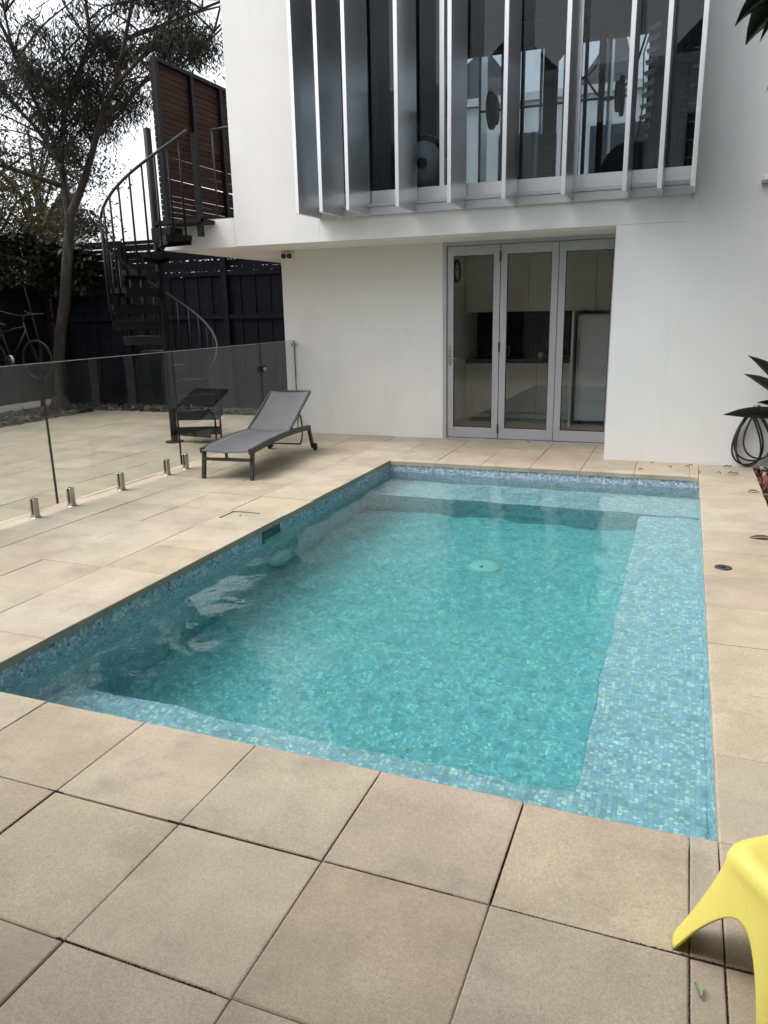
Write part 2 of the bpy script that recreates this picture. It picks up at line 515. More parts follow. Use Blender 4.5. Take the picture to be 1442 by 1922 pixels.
for a, b in zip(xs_all[:-1], xs_all[1:]):
    for c_, d_ in zip(ys_all[:-1], ys_all[1:]):
        x0, x1, y0, y1 = a, b, c_, d_
        # clip by the pool
        if y0 < PY1 - 0.02 and y1 > PY0 + 0.02 and x1 > PX0 + 0.02 and x0 < PX1 - 0.02:
            if y1 > PY1 + 0.02: y0 = PY1
            else: continue
        if abs(x1 - (-2.973)) < 0.01 and y1 > PY0 + .05 and y0 < PY1: x1 = PX0
        if abs(y1 - 2.233) < 0.01 and x1 > PX0 and x0 < PX1: y1 = PY0
        if y0 > 9.25 and x1 > -4.95: continue
        if y0 > 8.40 and x0 > -0.75: continue
        if y1 > 8.44 and x0 > -0.76: y1 = 8.42
        if y0 > 10.75 or x0 < -9.75: continue
        # the drain lid tile is cut round the skimmer lid
        px = [project(x, y, 0) for x, y in ((x0, y0), (x1, y0), (x1, y1), (x0, y1))]
        if any(p is None for p in px): area = 0
        else:
            inside = any(-60 < p[0] < 1500 and -60 < p[1] < 1990 for p in px)
            area = abs(sum(px[i][0] * px[(i + 1) % 4][1] - px[(i + 1) % 4][0] * px[i][1] for i in range(4))) / 2 if inside else 0
            if px[0][0] > 530 and y0 > 9.4: area = 0
        cells.append((area, x0, x1, y0, y1))
cells.sort(key=lambda t: -t[0])
pcache = {}
LID = (-3.443, -3.19, 5.085, 5.315)
rest = MB()
npav = 0
for area, x0, x1, y0, y1 in cells:
    w, d = x1 - x0, y1 - y0
    cx, cy_ = (x0 + x1) / 2, (y0 + y1) / 2
    if x0 < LID[0] < x1 and y0 < LID[2] < y1 and area > 0:
        # paver with the skimmer opening cut out: four strips in one mesh
        b = MB(); g = 0.004
        zt, zb = 0.0, -0.045
        yy1 = y1
        for (u0, u1, v0, v1) in ((x0 + .002, LID[0] - g, y0 + .002, yy1 - .002), (LID[1] + g, x1 - .002, y0 + .002, yy1 - .002), (LID[0] - g, LID[1] + g, y0 + .002, LID[2] - g), (LID[0] - g, LID[1] + g, LID[3] + g, yy1 - .002)):
            if v1 > v0: b.box(u0, u1, v0, v1, zb, zt)
        b.build('paver', M['paver'], paving); npav += 1
        continue
    j = 0.003 if R_.random() < 0.75 else 0.005
    jy = 0.0055 if abs(y0 - 1.745) < 0.01 or abs(y1 - 1.745) < 0.01 else j
    dz = R_.gauss(0, 0.0012)
    if area > 60 and npav < 298:
        key = (round(w, 3), round(d, 3), R_.randrange(4), j, jy)
        if key not in pcache:
            vs, fs = paver_mesh(w, d, j=j, jy=jy, rnd=len(pcache))
            me = MB().add(vs, fs).mesh('paver'); me.materials.append(M['paver'])
            pcache[key] = me
        o = link('paver', pcache[key], M['paver'], paving, (cx, cy_, dz))
        o.rotation_euler = (R_.gauss(0, 0.0012), R_.gauss(0, 0.0012), R_.gauss(0, 0.0012))
        npav += 1
    else:
        vs, fs = paver_mesh(w, d, j=j, jy=jy)
        rest.add([(x + cx, y + cy_, z + dz) for x, y, z in vs], fs)
if rest.f:
    tag(rest.build('outlying_pavers', M['paver'], paving), kind='stuff')

# ------------------------------------------------------------------ swimming pool
pool = thing('swimming_pool', 'rectangular swimming pool lined with blue glass mosaic, benches along three sides', 'pool', (-1.4, 5, 0))
pool.location = (0, 0, 0)
IX0, IX1, IY0, IY1 = PX0 - 0.012, PX1 + 0.012, PY0 - 0.012, PY1 + 0.012
FZ = -1.10
BX1_, BNY, BFY = -0.29, 2.88, 7.10            # bench edges: right, near, far
ZR, ZF = -0.60, -0.53                         # bench levels: right and near, far
sh = MB()
T = 0.2
sh.box(IX0 - T, IX0, IY0 - T, IY1 + T, FZ - T, -0.047)
sh.box(IX1, IX1 + T, IY0 - T, IY1 + T, FZ - T, -0.047)
sh.box(IX0, IX1, IY0 - T, IY0, FZ - T, -0.047)
sh.box(IX0, IX1, IY1, IY1 + T, FZ - T, -0.047)
sh.box(IX0, IX1, IY0, IY1, FZ - T, FZ)
sh.build('pool_wall', M['grout'], pool)
MBx = MB().box(BX1_, IX1, IY0, BFY, FZ, ZR).box(IX0, BX1_, IY0, BNY, FZ, ZR)
MBx.build('bench', M['grout'], pool)
BX(IX0, IX1, BFY, IY1, FZ, ZF).build('bench', M['grout'], pool)
PAL = [((0.56, 0.66, 0.77), 5), ((0.50, 0.61, 0.75), 5), ((0.63, 0.71, 0.80), 4), ((0.44, 0.56, 0.71), 2.2), ((0.88, 0.90, 0.91), 3.6)]
PALB = [((0.54, 0.64, 0.77), 5), ((0.49, 0.60, 0.75), 5), ((0.60, 0.69, 0.80), 4), ((0.90, 0.92, 0.94), 3.8)]
PALW = [((0.50, 0.61, 0.74), 4), ((0.36, 0.50, 0.66), 4), ((0.20, 0.31, 0.48), 1.4), ((0.66, 0.73, 0.82), 4), ((0.88, 0.91, 0.93), 4.5), ((0.42, 0.53, 0.69), 3)]
def pick(pal):
    t = R_.random() * sum(w for _, w in pal)
    for c, w in pal:
        t -= w
        if t <= 0: break
    k = R_.uniform(0.86, 1.14)
    return tuple(min(0.9, x * k) for x in c)
TP = 0.0200
singles = []
def mosaic(org, u, v, lu, lv, pal, name='mosaic', single=False):
    org, u, v = Vector(org), Vector(u), Vector(v)
    n = u.cross(v)
    nu, nv = int(round(lu / TP)), int(round(lv / TP))
    su, sv = lu / nu, lv / nv
    vs, fs, cs = [], [], []
    g = 0.0016
    b = MB()
    for i in range(nu):
        for k in range(nv):
            o = org + u * (i * su) + v * (k * sv) + n * 0.002
            ti = R_.gauss(0, 0.0003)
            q = [o + u * g + v * g + n * ti, o + u * (su - g) + v * g, o + u * (su - g) + v * (sv - g), o + u * g + v * (sv - g) + n * ti]
            if single and math.hypot(o.x - 0.05, o.y - 2.5) < 0.26 and len(singles) < 299 and o.y > 2.47:
                singles.append(o); continue
            b.add(q, [(0, 1, 2, 3)], False, pick(pal))
    tag(b.build(name, M['mosaic'], pool), kind='stuff')
X, Y, Z = Vector((1, 0, 0)), Vector((0, 1, 0)), Vector((0, 0, 1))
BAND = -0.235
SK0, SK1 = 4.95, 5.25          # skimmer mouth
mosaic((IX0, BNY, FZ), X, Y, BX1_ - IX0, BFY - BNY, PAL)                        # floor
mosaic((BX1_, IY0, ZR), X, Y, IX1 - BX1_, BFY - IY0, PALB, single=True)          # right bench
mosaic((IX0, IY0, ZR), X, Y, BX1_ - IX0, BNY - IY0, PALB)                        # near bench
mosaic((IX0, BFY, ZF), X, Y, IX1 - IX0, IY1 - BFY, PALB)                         # far bench
mosaic((IX0, BNY, FZ), Y, Z, BFY - BNY, BAND - FZ, PAL)                         # left wall
mosaic((IX0, IY0, ZR), Y, Z, BNY - IY0, BAND - ZR, PAL)
mosaic((IX0, BFY, ZF), Y, Z, IY1 - BFY, BAND - ZF, PAL)
mosaic((IX0, IY0, BAND), Y, Z, SK0 - IY0, -0.047 - BAND, PALW)                  # waterline band, left
mosaic((IX0, SK1, BAND), Y, Z, IY1 - SK1, -0.047 - BAND, PALW)
mosaic((IX0, SK0, BAND), Y, Z, SK1 - SK0, 0.03, PALW)
mosaic((IX0, IY1, ZF), X, Z, IX1 - IX0, BAND - ZF, PAL)                         # far wall
mosaic((IX0, IY1, BAND), X, Z, IX1 - IX0, -0.047 - BAND, PALW)
mosaic((IX1, IY0, ZR), Z, Y, BAND - ZR, IY1 - IY0, PAL)                         # right wall
mosaic((IX1, IY0, BAND), Z, Y, -0.047 - BAND, IY1 - IY0, PALW)
mosaic((IX0, BFY, FZ), X, Z, IX1 - IX0, ZF - FZ, PAL)                           # risers of the benches
mosaic((BX1_, BNY, FZ), Z, Y, ZR - FZ, BFY - BNY, PAL)
mosaic((IX0, BNY, FZ), Z, X, ZR - FZ, BX1_ - IX0, PAL)
# the mosaic tiles nearest the camera stand singly
tmesh = []
su = (IX1 - BX1_) / round((IX1 - BX1_) / TP); sv = (BFY - IY0) / round((BFY - IY0) / TP)
for k in range(14):
    b = MB()
    x, y, g = su, sv, 0.0016
    b.add([(g, g, -0.004), (x - g, g, -0.004), (x - g, y - g, -0.004), (g, y - g, -0.004), (g + .0006, g + .0006, 0), (x - g - .0006, g + .0006, 0), (x - g - .0006, y - g - .0006, 0), (g + .0006, y - g - .0006, 0)],
          [(0, 1, 5, 4), (1, 2, 6, 5), (2, 3, 7, 6), (3, 0, 4, 7), (4, 5, 6, 7)], False, pick(PALB))
    me = b.mesh('mosaic_tile'); me.materials.append(M['mosaic']); tmesh.append(me)
for o in singles:
    link('mosaic_tile', R_.choice(tmesh), None, pool, o)
# skimmer mouth: flat plate painted dark for the shade of the opening, with a weir flap
sk = MB()
sk.box(IX0 - 0.001, IX0 + 0.0015, SK0, SK1, BAND + 0.03, -0.047)
sk.build('skimmer_mouth', M['niche_shade'], pool)
BX(IX0 + 0.002, IX0 + 0.010, SK0 + 0.03, SK1 - 0.01, BAND + 0.032, -0.13).build('weir_flap', M['steel'], pool)
# light fitting on the left wall, outlet, floor drain
lf = MB().lathe((IX0 + 0.004, 5.18, -0.74), [(0.15, 0.0), (0.15, 0.05), (0.135, 0.068), (0.0, 0.072)], 28, 'x').build('pool_light', M['aqua'], pool)
MB().lathe((IX0 + 0.004, 5.18, -0.74), [(0.11, 0.0735), (0.11, 0.078), (0.0, 0.080)], 24, 'x').build('lens', M['aqua'], lf)
MB().lathe((IX0 + 0.004, 3.05, -0.56), [(0.045, 0.0), (0.045, 0.012), (0.02, 0.02), (0.0, 0.02)], 20, 'x').build('return_outlet', M['white'], pool)
dr = MB().lathe((-1.42, 5.86, FZ + 0.003), [(0.14, 0.0), (0.13, 0.025), (0.06, 0.035), (0.0, 0.035)], 28).build('floor_drain', M['aqua'], pool)
MB().lathe((-1.42, 5.80, FZ + 0.032), [(0.014, 0.0), (0.014, 0.008), (0.0, 0.008)], 12).build('screw', M['black'], dr)
# water body
wx0, wx1, wy0, wy1 = IX0 - 0.01, IX1 + 0.01, IY0 - 0.01, IY1 + 0.01
nx, ny = 90, 150
wb = MB()
rw = np.random.RandomState(4)
waves = []
for k in range(26):
    lam = rw.uniform(0.13, 0.55); th = rw.uniform(0, 2 * math.pi)
    waves.append((2 * math.pi / lam * math.cos(th), 2 * math.pi / lam * math.sin(th), rw.uniform(0, 6.28), 0.00034 * (lam / 0.3) ** 1.1))
gxs, gys = np.meshgrid(np.linspace(wx0, wx1, nx), np.linspace(wy0, wy1, ny))
hh = np.zeros_like(gxs)
for kx, ky, ph, a in waves: hh += a * np.sin(kx * gxs + ky * gys + ph)
tv = [(float(x), float(y), WATER + float(h)) for x, y, h in zip(gxs.ravel(), gys.ravel(), hh.ravel())]
tf = [(r * nx + c, r * nx + c + 1, (r + 1) * nx + c + 1, (r + 1) * nx + c) for r in range(ny - 1) for c in range(nx - 1)]
zb = FZ - 0.05
border = [c for c in range(nx)] + [r * nx + nx - 1 for r in range(1, ny)] + [(ny - 1) * nx + c for c in range(nx - 2, -1, -1)] + [r * nx for r in range(ny - 2, 0, -1)]
nb = len(border)
bv = [(tv[i][0], tv[i][1], zb) for i in border]
ws = tv + bv
o_ = len(tv)
sidef = [(border[(i + 1) % nb], border[i], o_ + i, o_ + (i + 1) % nb) for i in range(nb)]
wb.add(ws, tf, True)
wb.f += sidef; wb.sm += [False] * nb; wb.fc += [None] * nb
wb.f.append(tuple(o_ + i for i in range(nb))[::-1]); wb.sm.append(False); wb.fc.append(None)
tag(wb.build('water', M['water']), kind='structure')

# skimmer lid and round drain cover
lid = tag(BX(LID[0] + .012, LID[1] - .001, LID[2] + .001, LID[3] - .016, -0.035, -0.002, ch=0.002).build('skimmer_lid', M['paver']), 'square paver lid with dark gap round it on the left pool edge', 'access lid')
MB().lathe((-3.31, 5.2, -0.002), [(0.011, 0.0), (0.011, 0.001), (0.0, 0.001)], 12).build('finger_hole', M['black'], lid)
dc = tag(MB().lathe((0.32, 4.99, 0.0), [(0.052, 0.0), (0.05, 0.006), (0.038, 0.007), (0.036, 0.004), (0.012, 0.004), (0.0, 0.004)], 28).build('drain_cover', M['graphite']), 'small round grey drain cover in the right hand coping pavers', 'drain cover')
MB().lathe((0.32, 4.99, 0.0045), [(0.014, 0.0), (0.012, 0.003), (0.0, 0.003)], 12).build('plug', M['black'], dc)

# ------------------------------------------------------------------ the house
YF, YD = 8.43, 9.35
HX1, HY1, HZ1 = 7.0, 14.5, 6.3
WX0, WX1, WZ0, WZ1 = -4.04, -0.03, 2.705, 5.6      # big window opening
house = thing('house', 'white rendered two storey house with finned window over folding glass doors', 'house', (0, 0, 0))
T = 0.24
fa = MB()
fa.box(-5.17, WX0, YF, YF + T, 2.39, HZ1, ch=0.004)
fa.box(WX0 + 0.0, WX1, YF + 0.0005, YF + T, 2.392, WZ0)
fa.box(WX0, WX1, YF + 0.0005, YF + T, WZ1, HZ1)
fa.box(WX1, HX1, YF, YF + T, 2.39, HZ1)
fa.box(-5.17, -5.17 + T, YF + T, HY1, 2.39, HZ1)
fa.box(HX1 - T, HX1, YF + T, HY1, 0, HZ1)
fa.box(-5.0, HX1 - T, HY1 - T, HY1, 0.0, 2.66)
fa.build('upper_wall', M['wall'], house)
BX(-0.745, HX1 - T, YF + 0.001, YD + 0.2, -0.02, 2.39).build('garden_wall_bay', M['wall'], house)
lw = MB()
lw.box(-5.06, -2.84, YD, YD + 0.2, -0.02, 2.388)
lw.box(-2.84, -0.745, YD, YD + 0.2, 2.408, 2.62)
lw.build('ground_floor_wall', M['wall'], house)
BX(-5.145, -5.062, YD + 0.35, HY1 - T, -0.02, 2.388).build('side_wall', M['wall'], house)
BX(-4.93, HX1 - T, YF + T, HY1 - T, 2.389, 2.66).build('floor_slab', M['wall'], house)
BX(-5.17, HX1, YF + 0.02, HY1, HZ1, HZ1 + 0.2).build('roof', M['offwhite'], house)
BX(-6.2, -5.172, YF, 13.5, 2.385, 2.71, ch=0.005).build('balcony_slab', M['wall'], house)
BX(-5.168, -4.932, YF + T, HY1 - T, 2.388, 2.389).build('soffit_strip', M['wall'], house)
BX(-6.19, -5.18, YF + 0.005, 13.4, 2.712, 2.722).build('balcony_deck', M['whitegrey'], house)
# window: glazing bars, panes, bottom plate, fins
fin_x = [-4.02, -3.737, -3.427, -2.872, -2.321, -1.771, -1.199, -0.643, -0.336, -0.052]
win = MB()
win.box(WX0 + .004, WX1 - .004, YF + 0.03, YF + 0.085, WZ0 + .002, WZ0 + 0.19)
win.box(WX0 + .004, WX1 - .004, YF + 0.03, YF + 0.085, WZ1 - 0.08, WZ1 - .002)
for x in (-4.03, -2.6, -1.2, -0.048):
    win.box(x - 0.008, x + 0.042 if x > -4 else x + 0.05, YF + 0.032, YF + 0.083, WZ0 + 0.19, WZ1 - 0.08)
wino = win.build('window_frame', M['alu'], house)
for a, b_ in ((-3.98, -2.608), (-2.558, -1.208), (-1.158, -0.056)):
    BX(a, b_, YF + 0.052, YF + 0.060, WZ0 + 0.19, WZ1 - 0.08).build('pane', M['tpane'], wino)
BX(WX0 + .03, WX1 - .03, YF - 0.03, YF - 0.0005, 2.636, 2.722, ch=0.002).build('sill', M['sill'], house)
BX(WX0 + .03, WX1 - .03, YF - 0.045, YF - 0.0005, 2.724, 2.762, ch=0.003).build('sill_lip', M['sill'], house)
for i, x in enumerate(fin_x):
    BX(x - 0.021, x + 0.021, 7.85, YF - 0.002, 2.634, 5.75, ch=0.003).build('fin', M['alu'], house)
# rooms: gym upstairs, kitchen downstairs
room = MB()
room.box(-4.92, 0.6, YF + T + 0.002, 13.9, 2.662, 2.70)
room.build('gym_floor', M['gymfloor'], house)
gw = MB()
RW0, RW1 = -3.55, -0.75
gw.box(-4.92, RW0, 12.6, 12.8, 2.70, 5.7); gw.box(RW1, 0.6, 12.6, 12.8, 2.70, 5.7)
gw.box(RW0, RW1, 12.601, 12.8, 2.70, 3.15); gw.box(RW0, RW1, 12.601, 12.8, 5.35, 5.7)
gw.build('gym_back_wall', M['gymwall'], house)
rw_ = MB()
for x in (RW0, -2.62, -1.69, RW1 - 0.05): rw_.box(x, x + 0.05, 12.66, 12.72, 3.15, 5.35)
rwo = rw_.build('rear_window_frame', M['graphite'], house)
for x in (RW0 + 0.05, -2.57, -1.64): BX(x, x + 0.88, 12.685, 12.693, 3.15, 5.35).build('pane', M['pane'], rwo)
for x in (-3.3, -2.95, -2.35, -2.0, -1.35): BX(x - 0.02, x + 0.02, 12.85, 13.25, 3.0, 5.45).build('fin', M['alu'], house)
BX(0.60, 0.75, YF + T + .01, 12.8, 2.70, 5.7).build('gym_side_wall', M['gymwall'], house)
BX(-4.92, 0.75, YF + T + .01, 12.8, 5.7, 5.8).build('gym_ceiling', M['gymwall'], house)
BX(-3.2, -0.747, YD + 0.21, 12.2, 0.0, 0.004).build('kitchen_floor', M['ifloor'], house)
BX(-3.22, -3.08, YD + 0.21, 12.2, 0.0, 2.388).build('kitchen_wall', M['iwall'], house)
BX(-3.2, 0.6, 12.0, 12.15, 0.004, 2.388).build('kitchen_wall', M['iwall'], house)
BX(0.0, 0.12, YD + 0.21, 12.0, 0.004, 2.388).build('kitchen_wall', M['iwall'], house)
# folding doors
fr = MB()
fr.box(-2.838, -2.79, YD - 0.012, YD + 0.09, 0.0, 2.406)
fr.box(-2.79, -0.747, YD - 0.012, YD + 0.09, 2.345, 2.406)
fr.box(-2.79, -0.747, YD - 0.012, YD + 0.09, 0.0, 0.018)
fr.build('door_frame', M['alu_door'], house)
lv = [(-2.784, -2.132), (-2.124, -1.446), (-1.440, -0.762)]
for i, (a, b_) in enumerate(lv):
    s, y0, y1, z0, z1 = 0.078, YD + 0.006, YD + 0.05, 0.026, 2.338
    d = MB()
    d.box(a, a + s, y0, y1, z0, z1, ch=0.002); d.box(b_ - s, b_, y0, y1, z0, z1, ch=0.002)
    d.box(a + s, b_ - s, y0, y1, z0, z0 + 0.13); d.box(a + s, b_ - s, y0, y1, z1 - 0.11, z1)
    leaf = d.build('door_leaf', M['alu_door'], house)
    BX(a + s, b_ - s, YD + 0.024, YD + 0.032, z0 + 0.13, z1 - 0.11).build('pane', M['pane'], leaf)
    gk = MB()
    for q in ((a + s, a + s + .008, z0 + .13, z1 - .11), (b_ - s - .008, b_ - s, z0 + .13, z1 - .11), (a + s + .008, b_ - s - .008, z0 + .13, z0 + .138), (a + s + .008, b_ - s - .008, z1 - .118, z1 - .11)):
        gk.box(q[0], q[1], YD + 0.012, YD + 0.024, q[2], q[3])
    gk.build('gasket', M['rubber'], leaf)
    if i == 0:
        BX(a + 0.012, a + 0.042, y0 - 0.008, y0 - 0.0005, 0.93, 1.17).build('handle_plate', M['steel'], leaf)
        MB().tube([(a + 0.027, y0 - 0.008, 1.01), (a + 0.027, y0 - 0.05, 1.01), (a + 0.13, y0 - 0.052, 1.01)], 0.009).build('handle', M['steel'], leaf)
    if i == 0:
        for z in (0.15, 1.15, 2.2):
            BX(b_ - 0.006, b_ + 0.014, y0 - 0.012, y0 - 0.0006, z - 0.06, z + 0.06).build('hinge', M['graphite'], leaf)
# small handrail on the balcony
MB().tube([(-5.62, 8.75, 3.78), (-5.18, 8.75, 3.80)], 0.014).tube([(-5.60, 8.75, 2.72), (-5.60, 8.75, 3.78)], 0.012).build('balcony_rail', M['rail'], house)

# floodlight under the soffit
sl = thing('security_light', 'small beige twin security light under the soffit at the wall end', 'light', (-4.955, YD, 2.32))
BX(-0.08, 0.085, -0.03, -0.001, -0.055, 0.055, ch=0.004).build('housing', M['cream'], sl)
for x in (-0.045, 0.04):
    MB().lathe((x, -0.032, 0.0), [(0.0, 0.0), (0.034, -0.002), (0.030, -0.028), (0.0, -0.012)], 16, 'y').build('lamp_head', M['graphite'], sl)

# ------------------------------------------------------------------ kitchen things
base = thing('base_cabinet', 'cream base cabinets with black stone top seen through the folding doors', 'cabinet', (-2.27, 11.3, 0))
BX(-0.80, 0.80, 0.05, 0.65, 0.01, 0.10).build('kickboard', M['iwall'], base)
BX(-0.80, 0.80, 0.02, 0.65, 0.10, 0.83).build('carcass', M['cream'], base)
for a, b_ in ((-0.80, -0.27), (-0.265, 0.265), (0.27, 0.80)):
    BX(a, b_ - 0.003, 0.0, 0.018, 0.105, 0.825, ch=0.002).build('cabinet_door', M['cream'], base)
BX(-0.805, 0.805, -0.02, 0.65, 0.832, 0.885).build('countertop', M['stone'], base)
MB().tube([(0.15, 0.5, 0.885), (0.15, 0.5, 1.12), (0.13, 0.42, 1.16), (0.13, 0.33, 1.10)], 0.011).build('tap', M['steel'], base)
BX(-0.80, 0.80, 0.655, 0.665, 0.887, 1.56).build('splashback', M['dark'], base)
kt = thing('kettle', 'small dark kettle standing on the kitchen counter', 'kettle', (-2.6, 11.6, 0.886))
MB().lathe((0, 0, 0), [(0.0, 0), (0.085, 0), (0.08, 0.10), (0.055, 0.19), (0.0, 0.2)], 20).build('body', M['black'], kt)
MB().tube([(0.07, 0, 0.15), (0.12, 0, 0.17), (0.12, 0, 0.05), (0.08, 0, 0.03)], 0.011).build('handle', M['steel'], kt)
for k, xx in enumerate((-1.98, -1.80)):
    cp = tag(MB().lathe((0, 0, 0), [(0.0, 0.0), (0.032, 0.0), (0.04, 0.085), (0.036, 0.085), (0.03, 0.008), (0.0, 0.008)], 16).build('cup', M['white'], None, (xx, 11.42, 0.887)), ('left' if k == 0 else 'right') + ' one of two small white cups on the kitchen counter', 'cup', 'cups on the counter')
    MB().tube([(0.036, 0, 0.07), (0.06, 0, 0.065), (0.06, 0, 0.03), (0.034, 0, 0.02)], 0.005, 6).build('handle', M['white'], cp)
wc = thing('wall_cabinet', 'cream overhead cabinets hanging above the black splashback', 'cabinet', (-1.9, 11.25, 1.57))
BX(-1.17, 1.15, 0.02, 0.72, 0.0, 0.80).build('carcass', M['cream'], wc)
for k in range(5):
    a = -1.17 + k * 0.464
    BX(a, a + 0.459, 0.0, 0.018, -0.012, 0.80, ch=0.002).build('cabinet_door', M['cream'], wc)
BX(-1.46, -1.43, 10.75, 11.97, 0.006, 1.555).build('end_panel', M['cream'], None)
tag(bpy.data.objects['end_panel'], 'narrow cream tall end panel between counter and fridge', 'panel')
fg = thing('fridge', 'white upright fridge standing right of the kitchen counter', 'fridge', (-1.09, 10.9, 0.004))
BX(-0.31, 0.31, 0.05, 0.65, 0.05, 1.5, ch=0.01).build('cabinet_body', M['fridge'], fg)
BX(-0.31, 0.31, -0.01, 0.045, 0.06, 1.49, ch=0.012).build('fridge_door', M['fridge'], fg)
BX(-0.29, -0.27, -0.04, -0.012, 0.8, 1.2, ch=0.004).build('handle', M['steel'], fg)
for a in (-0.25, 0.25):
    for yy in (0.1, 0.6): MB().lathe((a, yy, 0), [(0.02, 0), (0.02, 0.049)], 10).build('foot', M['black'], fg)
ck = thing('wall_clock', 'round black rimmed clock on the kitchen side wall', 'clock', (-3.08, 10.75, 2.12))
MB().lathe((0.001, 0, 0), [(0.15, 0.0), (0.15, 0.035), (0.13, 0.035), (0.125, 0.015), (0.0, 0.015)], 32, 'x').build('rim', M['black'], ck)
MB().lathe((0.001, 0, 0), [(0.122, 0.017), (0.0, 0.018)], 32, 'x').build('dial', M['white'], ck)
MB().bar((0.022, 0, 0), (0.022, 0.05, 0.05), 0.008, 0.003).build('hand', M['black'], ck)
MB().bar((0.024, 0, 0), (0.024, -0.03, 0.095), 0.006, 0.003).build('hand', M['black'], ck)

# ------------------------------------------------------------------ gym things behind the upper window
GZ = 2.702
eb = thing('exercise_bike', 'white and black exercise bike behind the upper window', 'exercise bike', (-2.98, 9.0, GZ))
MB().lathe((0.02, 0, 0.52), [(0.30, -0.05), (0.31, -0.03), (0.31, 0.03), (0.25, 0.05), (0.24, 0.03), (0.0, 0.03)], 36, 'y').build('flywheel', M['white'], eb)
MB().lathe((0.02, -0.06, 0.52), [(0.06, 0.0), (0.055, -0.04), (0.0, -0.045)], 18, 'y').build('hub', M['black'], eb)
MB().lathe((0.02, -0.05, 0.52), [(0.235, 0.0), (0.235, -0.008), (0.0, -0.012)], 32, 'y').build('disc', M['white'], eb)
MB().bar((-0.35, 0, 0.06), (0.75, 0, 0.06), 0.09, 0.08).bar((-0.3, -0.25, 0.04), (-0.3, 0.25, 0.04), 0.06).bar((0.7, -0.25, 0.04), (0.7, 0.25, 0.04), 0.06).bar((0.45, 0, 0.08), (0.35, 0, 1.0), 0.07).bar((0.02, 0, 0.5), (-0.2, 0, 1.25), 0.09).bar((-0.2, 0, 0.9), (0.4, 0, 0.55), 0.08).build('frame', M['black'], eb)
MB().tube([(-0.1, -0.22, 1.3), (-0.28, -0.2, 1.25), (-0.3, 0.2, 1.25), (-0.1, 0.22, 1.3)], 0.022).build('handlebar', M['black'], eb)
BX(0.22, 0.5, -0.11, 0.11, 1.0, 1.07, ch=0.03).build('saddle', M['rubber'], eb)
BX(-0.33, -0.27, -0.12, 0.12, 1.27, 1.45, ch=0.01).build('console', M['black'], eb)
cm = thing('cable_machine', 'tall black cable machine with overhead arm behind the upper window', 'gym machine', (-1.63, 9.5, GZ))
MB().bar((0, 0, 0), (0, 0, 2.5), 0.12, 0.14).build('column', M['black'], cm)
MB().bar((-0.35, 0, 0.04), (0.45, 0, 0.04), 0.1, 0.08).bar((0, -0.4, 0.04), (0, 0.4, 0.04), 0.08).build('base_bar', M['black'], cm)
MB().bar((0, 0, 1.55), (0.4, -0.1, 1.92), 0.10).bar((0.38, -0.1, 1.9), (0.95, -0.2, 2.02), 0.10).build('arm', M['black'], cm)
MB().tube([(0.35, -0.12, 1.3)] + [(0.4 + 0.5 * t, -0.15, 1.3 - 0.25 * math.sin(math.pi * t)) for t in [i / 8 for i in range(9)]] + [(1.1, -0.2, 1.95)], 0.012, 6).build('cable', M['rubber'], cm)
MB().tube([(0.7, -0.2, 1.95), (0.71, -0.2, 1.80), (0.68, -0.2, 1.66), (0.76, -0.2, 1.66), (0.72, -0.2, 1.80)], 0.014, 6).build('strap_handle', M['rubber'], cm)
for k in range(12):
    BX(-0.1, 0.1, -0.16, -0.072, 0.25 + k * 0.045, 0.288 + k * 0.045).build('weight_plate', M['graphite'], cm)
dt = thing('dumbbell_tower', 'upright rack of round black dumbbells at the right window end', 'dumbbell rack', (-0.1, 9.15, GZ))
MB().bar((-0.06, 0.12, 0), (-0.06, 0.12, 1.55), 0.05).bar((0.06, 0.12, 0), (0.06, 0.12, 1.55), 0.05).bar((-0.2, 0, 0.03), (0.2, 0, 0.03), 0.06).bar((0, -0.2, 0.03), (0, 0.3, 0.03), 0.06).build('rack_frame', M['black'], dt)
for k in range(8):
    z = 0.2 + k * 0.17; r = 0.085 - k * 0.004
    d = MB().tube([(-0.12, 0, z), (0.12, 0, z)], 0.016).build('dumbbell', M['steel'], dt)
    h = MB()
    for s in (-1, 1):
        h.lathe((s * 0.11, 0, z), [(0.0, -0.045), (r, -0.045), (r, 0.045), (0.0, 0.045)], 14, 'x')
    h.build('dumbbell_head', M['rubber'], d)
sq = thing('squat_rack', 'black squat rack with barbell against the bright rear gym window', 'gym rack', (-1.75, 10.6, GZ))
for x in (-0.55, 0.55):
    MB().bar((x, 0, 0), (x, 0, 2.35), 0.07).bar((x, -0.45, 0.04), (x, 0.35, 0.04), 0.07).build('upright', M['black'], sq)
MB().bar((-0.59, 0, 2.36), (0.59, 0, 2.36), 0.07).build('cross_bar', M['black'], sq)
bb = MB().tube([(-0.95, -0.08, 1.35), (0.95, -0.08, 1.35)], 0.015, 8).build('barbell', M['steel'], sq)
for x, r in ((-0.80, 0.22), (-0.75, 0.17), (0.80, 0.22), (0.75, 0.17)):
    MB().lathe((x, -0.08, 1.35), [(0.0, -0.02), (r, -0.02), (r, 0.02), (0.0, 0.02)], 24, 'x').build('weight_disc', M['rubber'], bb)
MB().tube(smooth([(0.2, 0, 2.3), (0.15, -0.1, 1.9), (0.3, -0.1, 1.6), (0.5, -0.08, 1.75), (0.52, -0.05, 2.2)]), 0.012, 6).build('resistance_band', M['rubber'], sq)
tl = thing('agility_ladder', 'pale rungs of a folded ladder hanging behind the upper window', 'ladder', (-0.62, 9.3, GZ + 0.45))
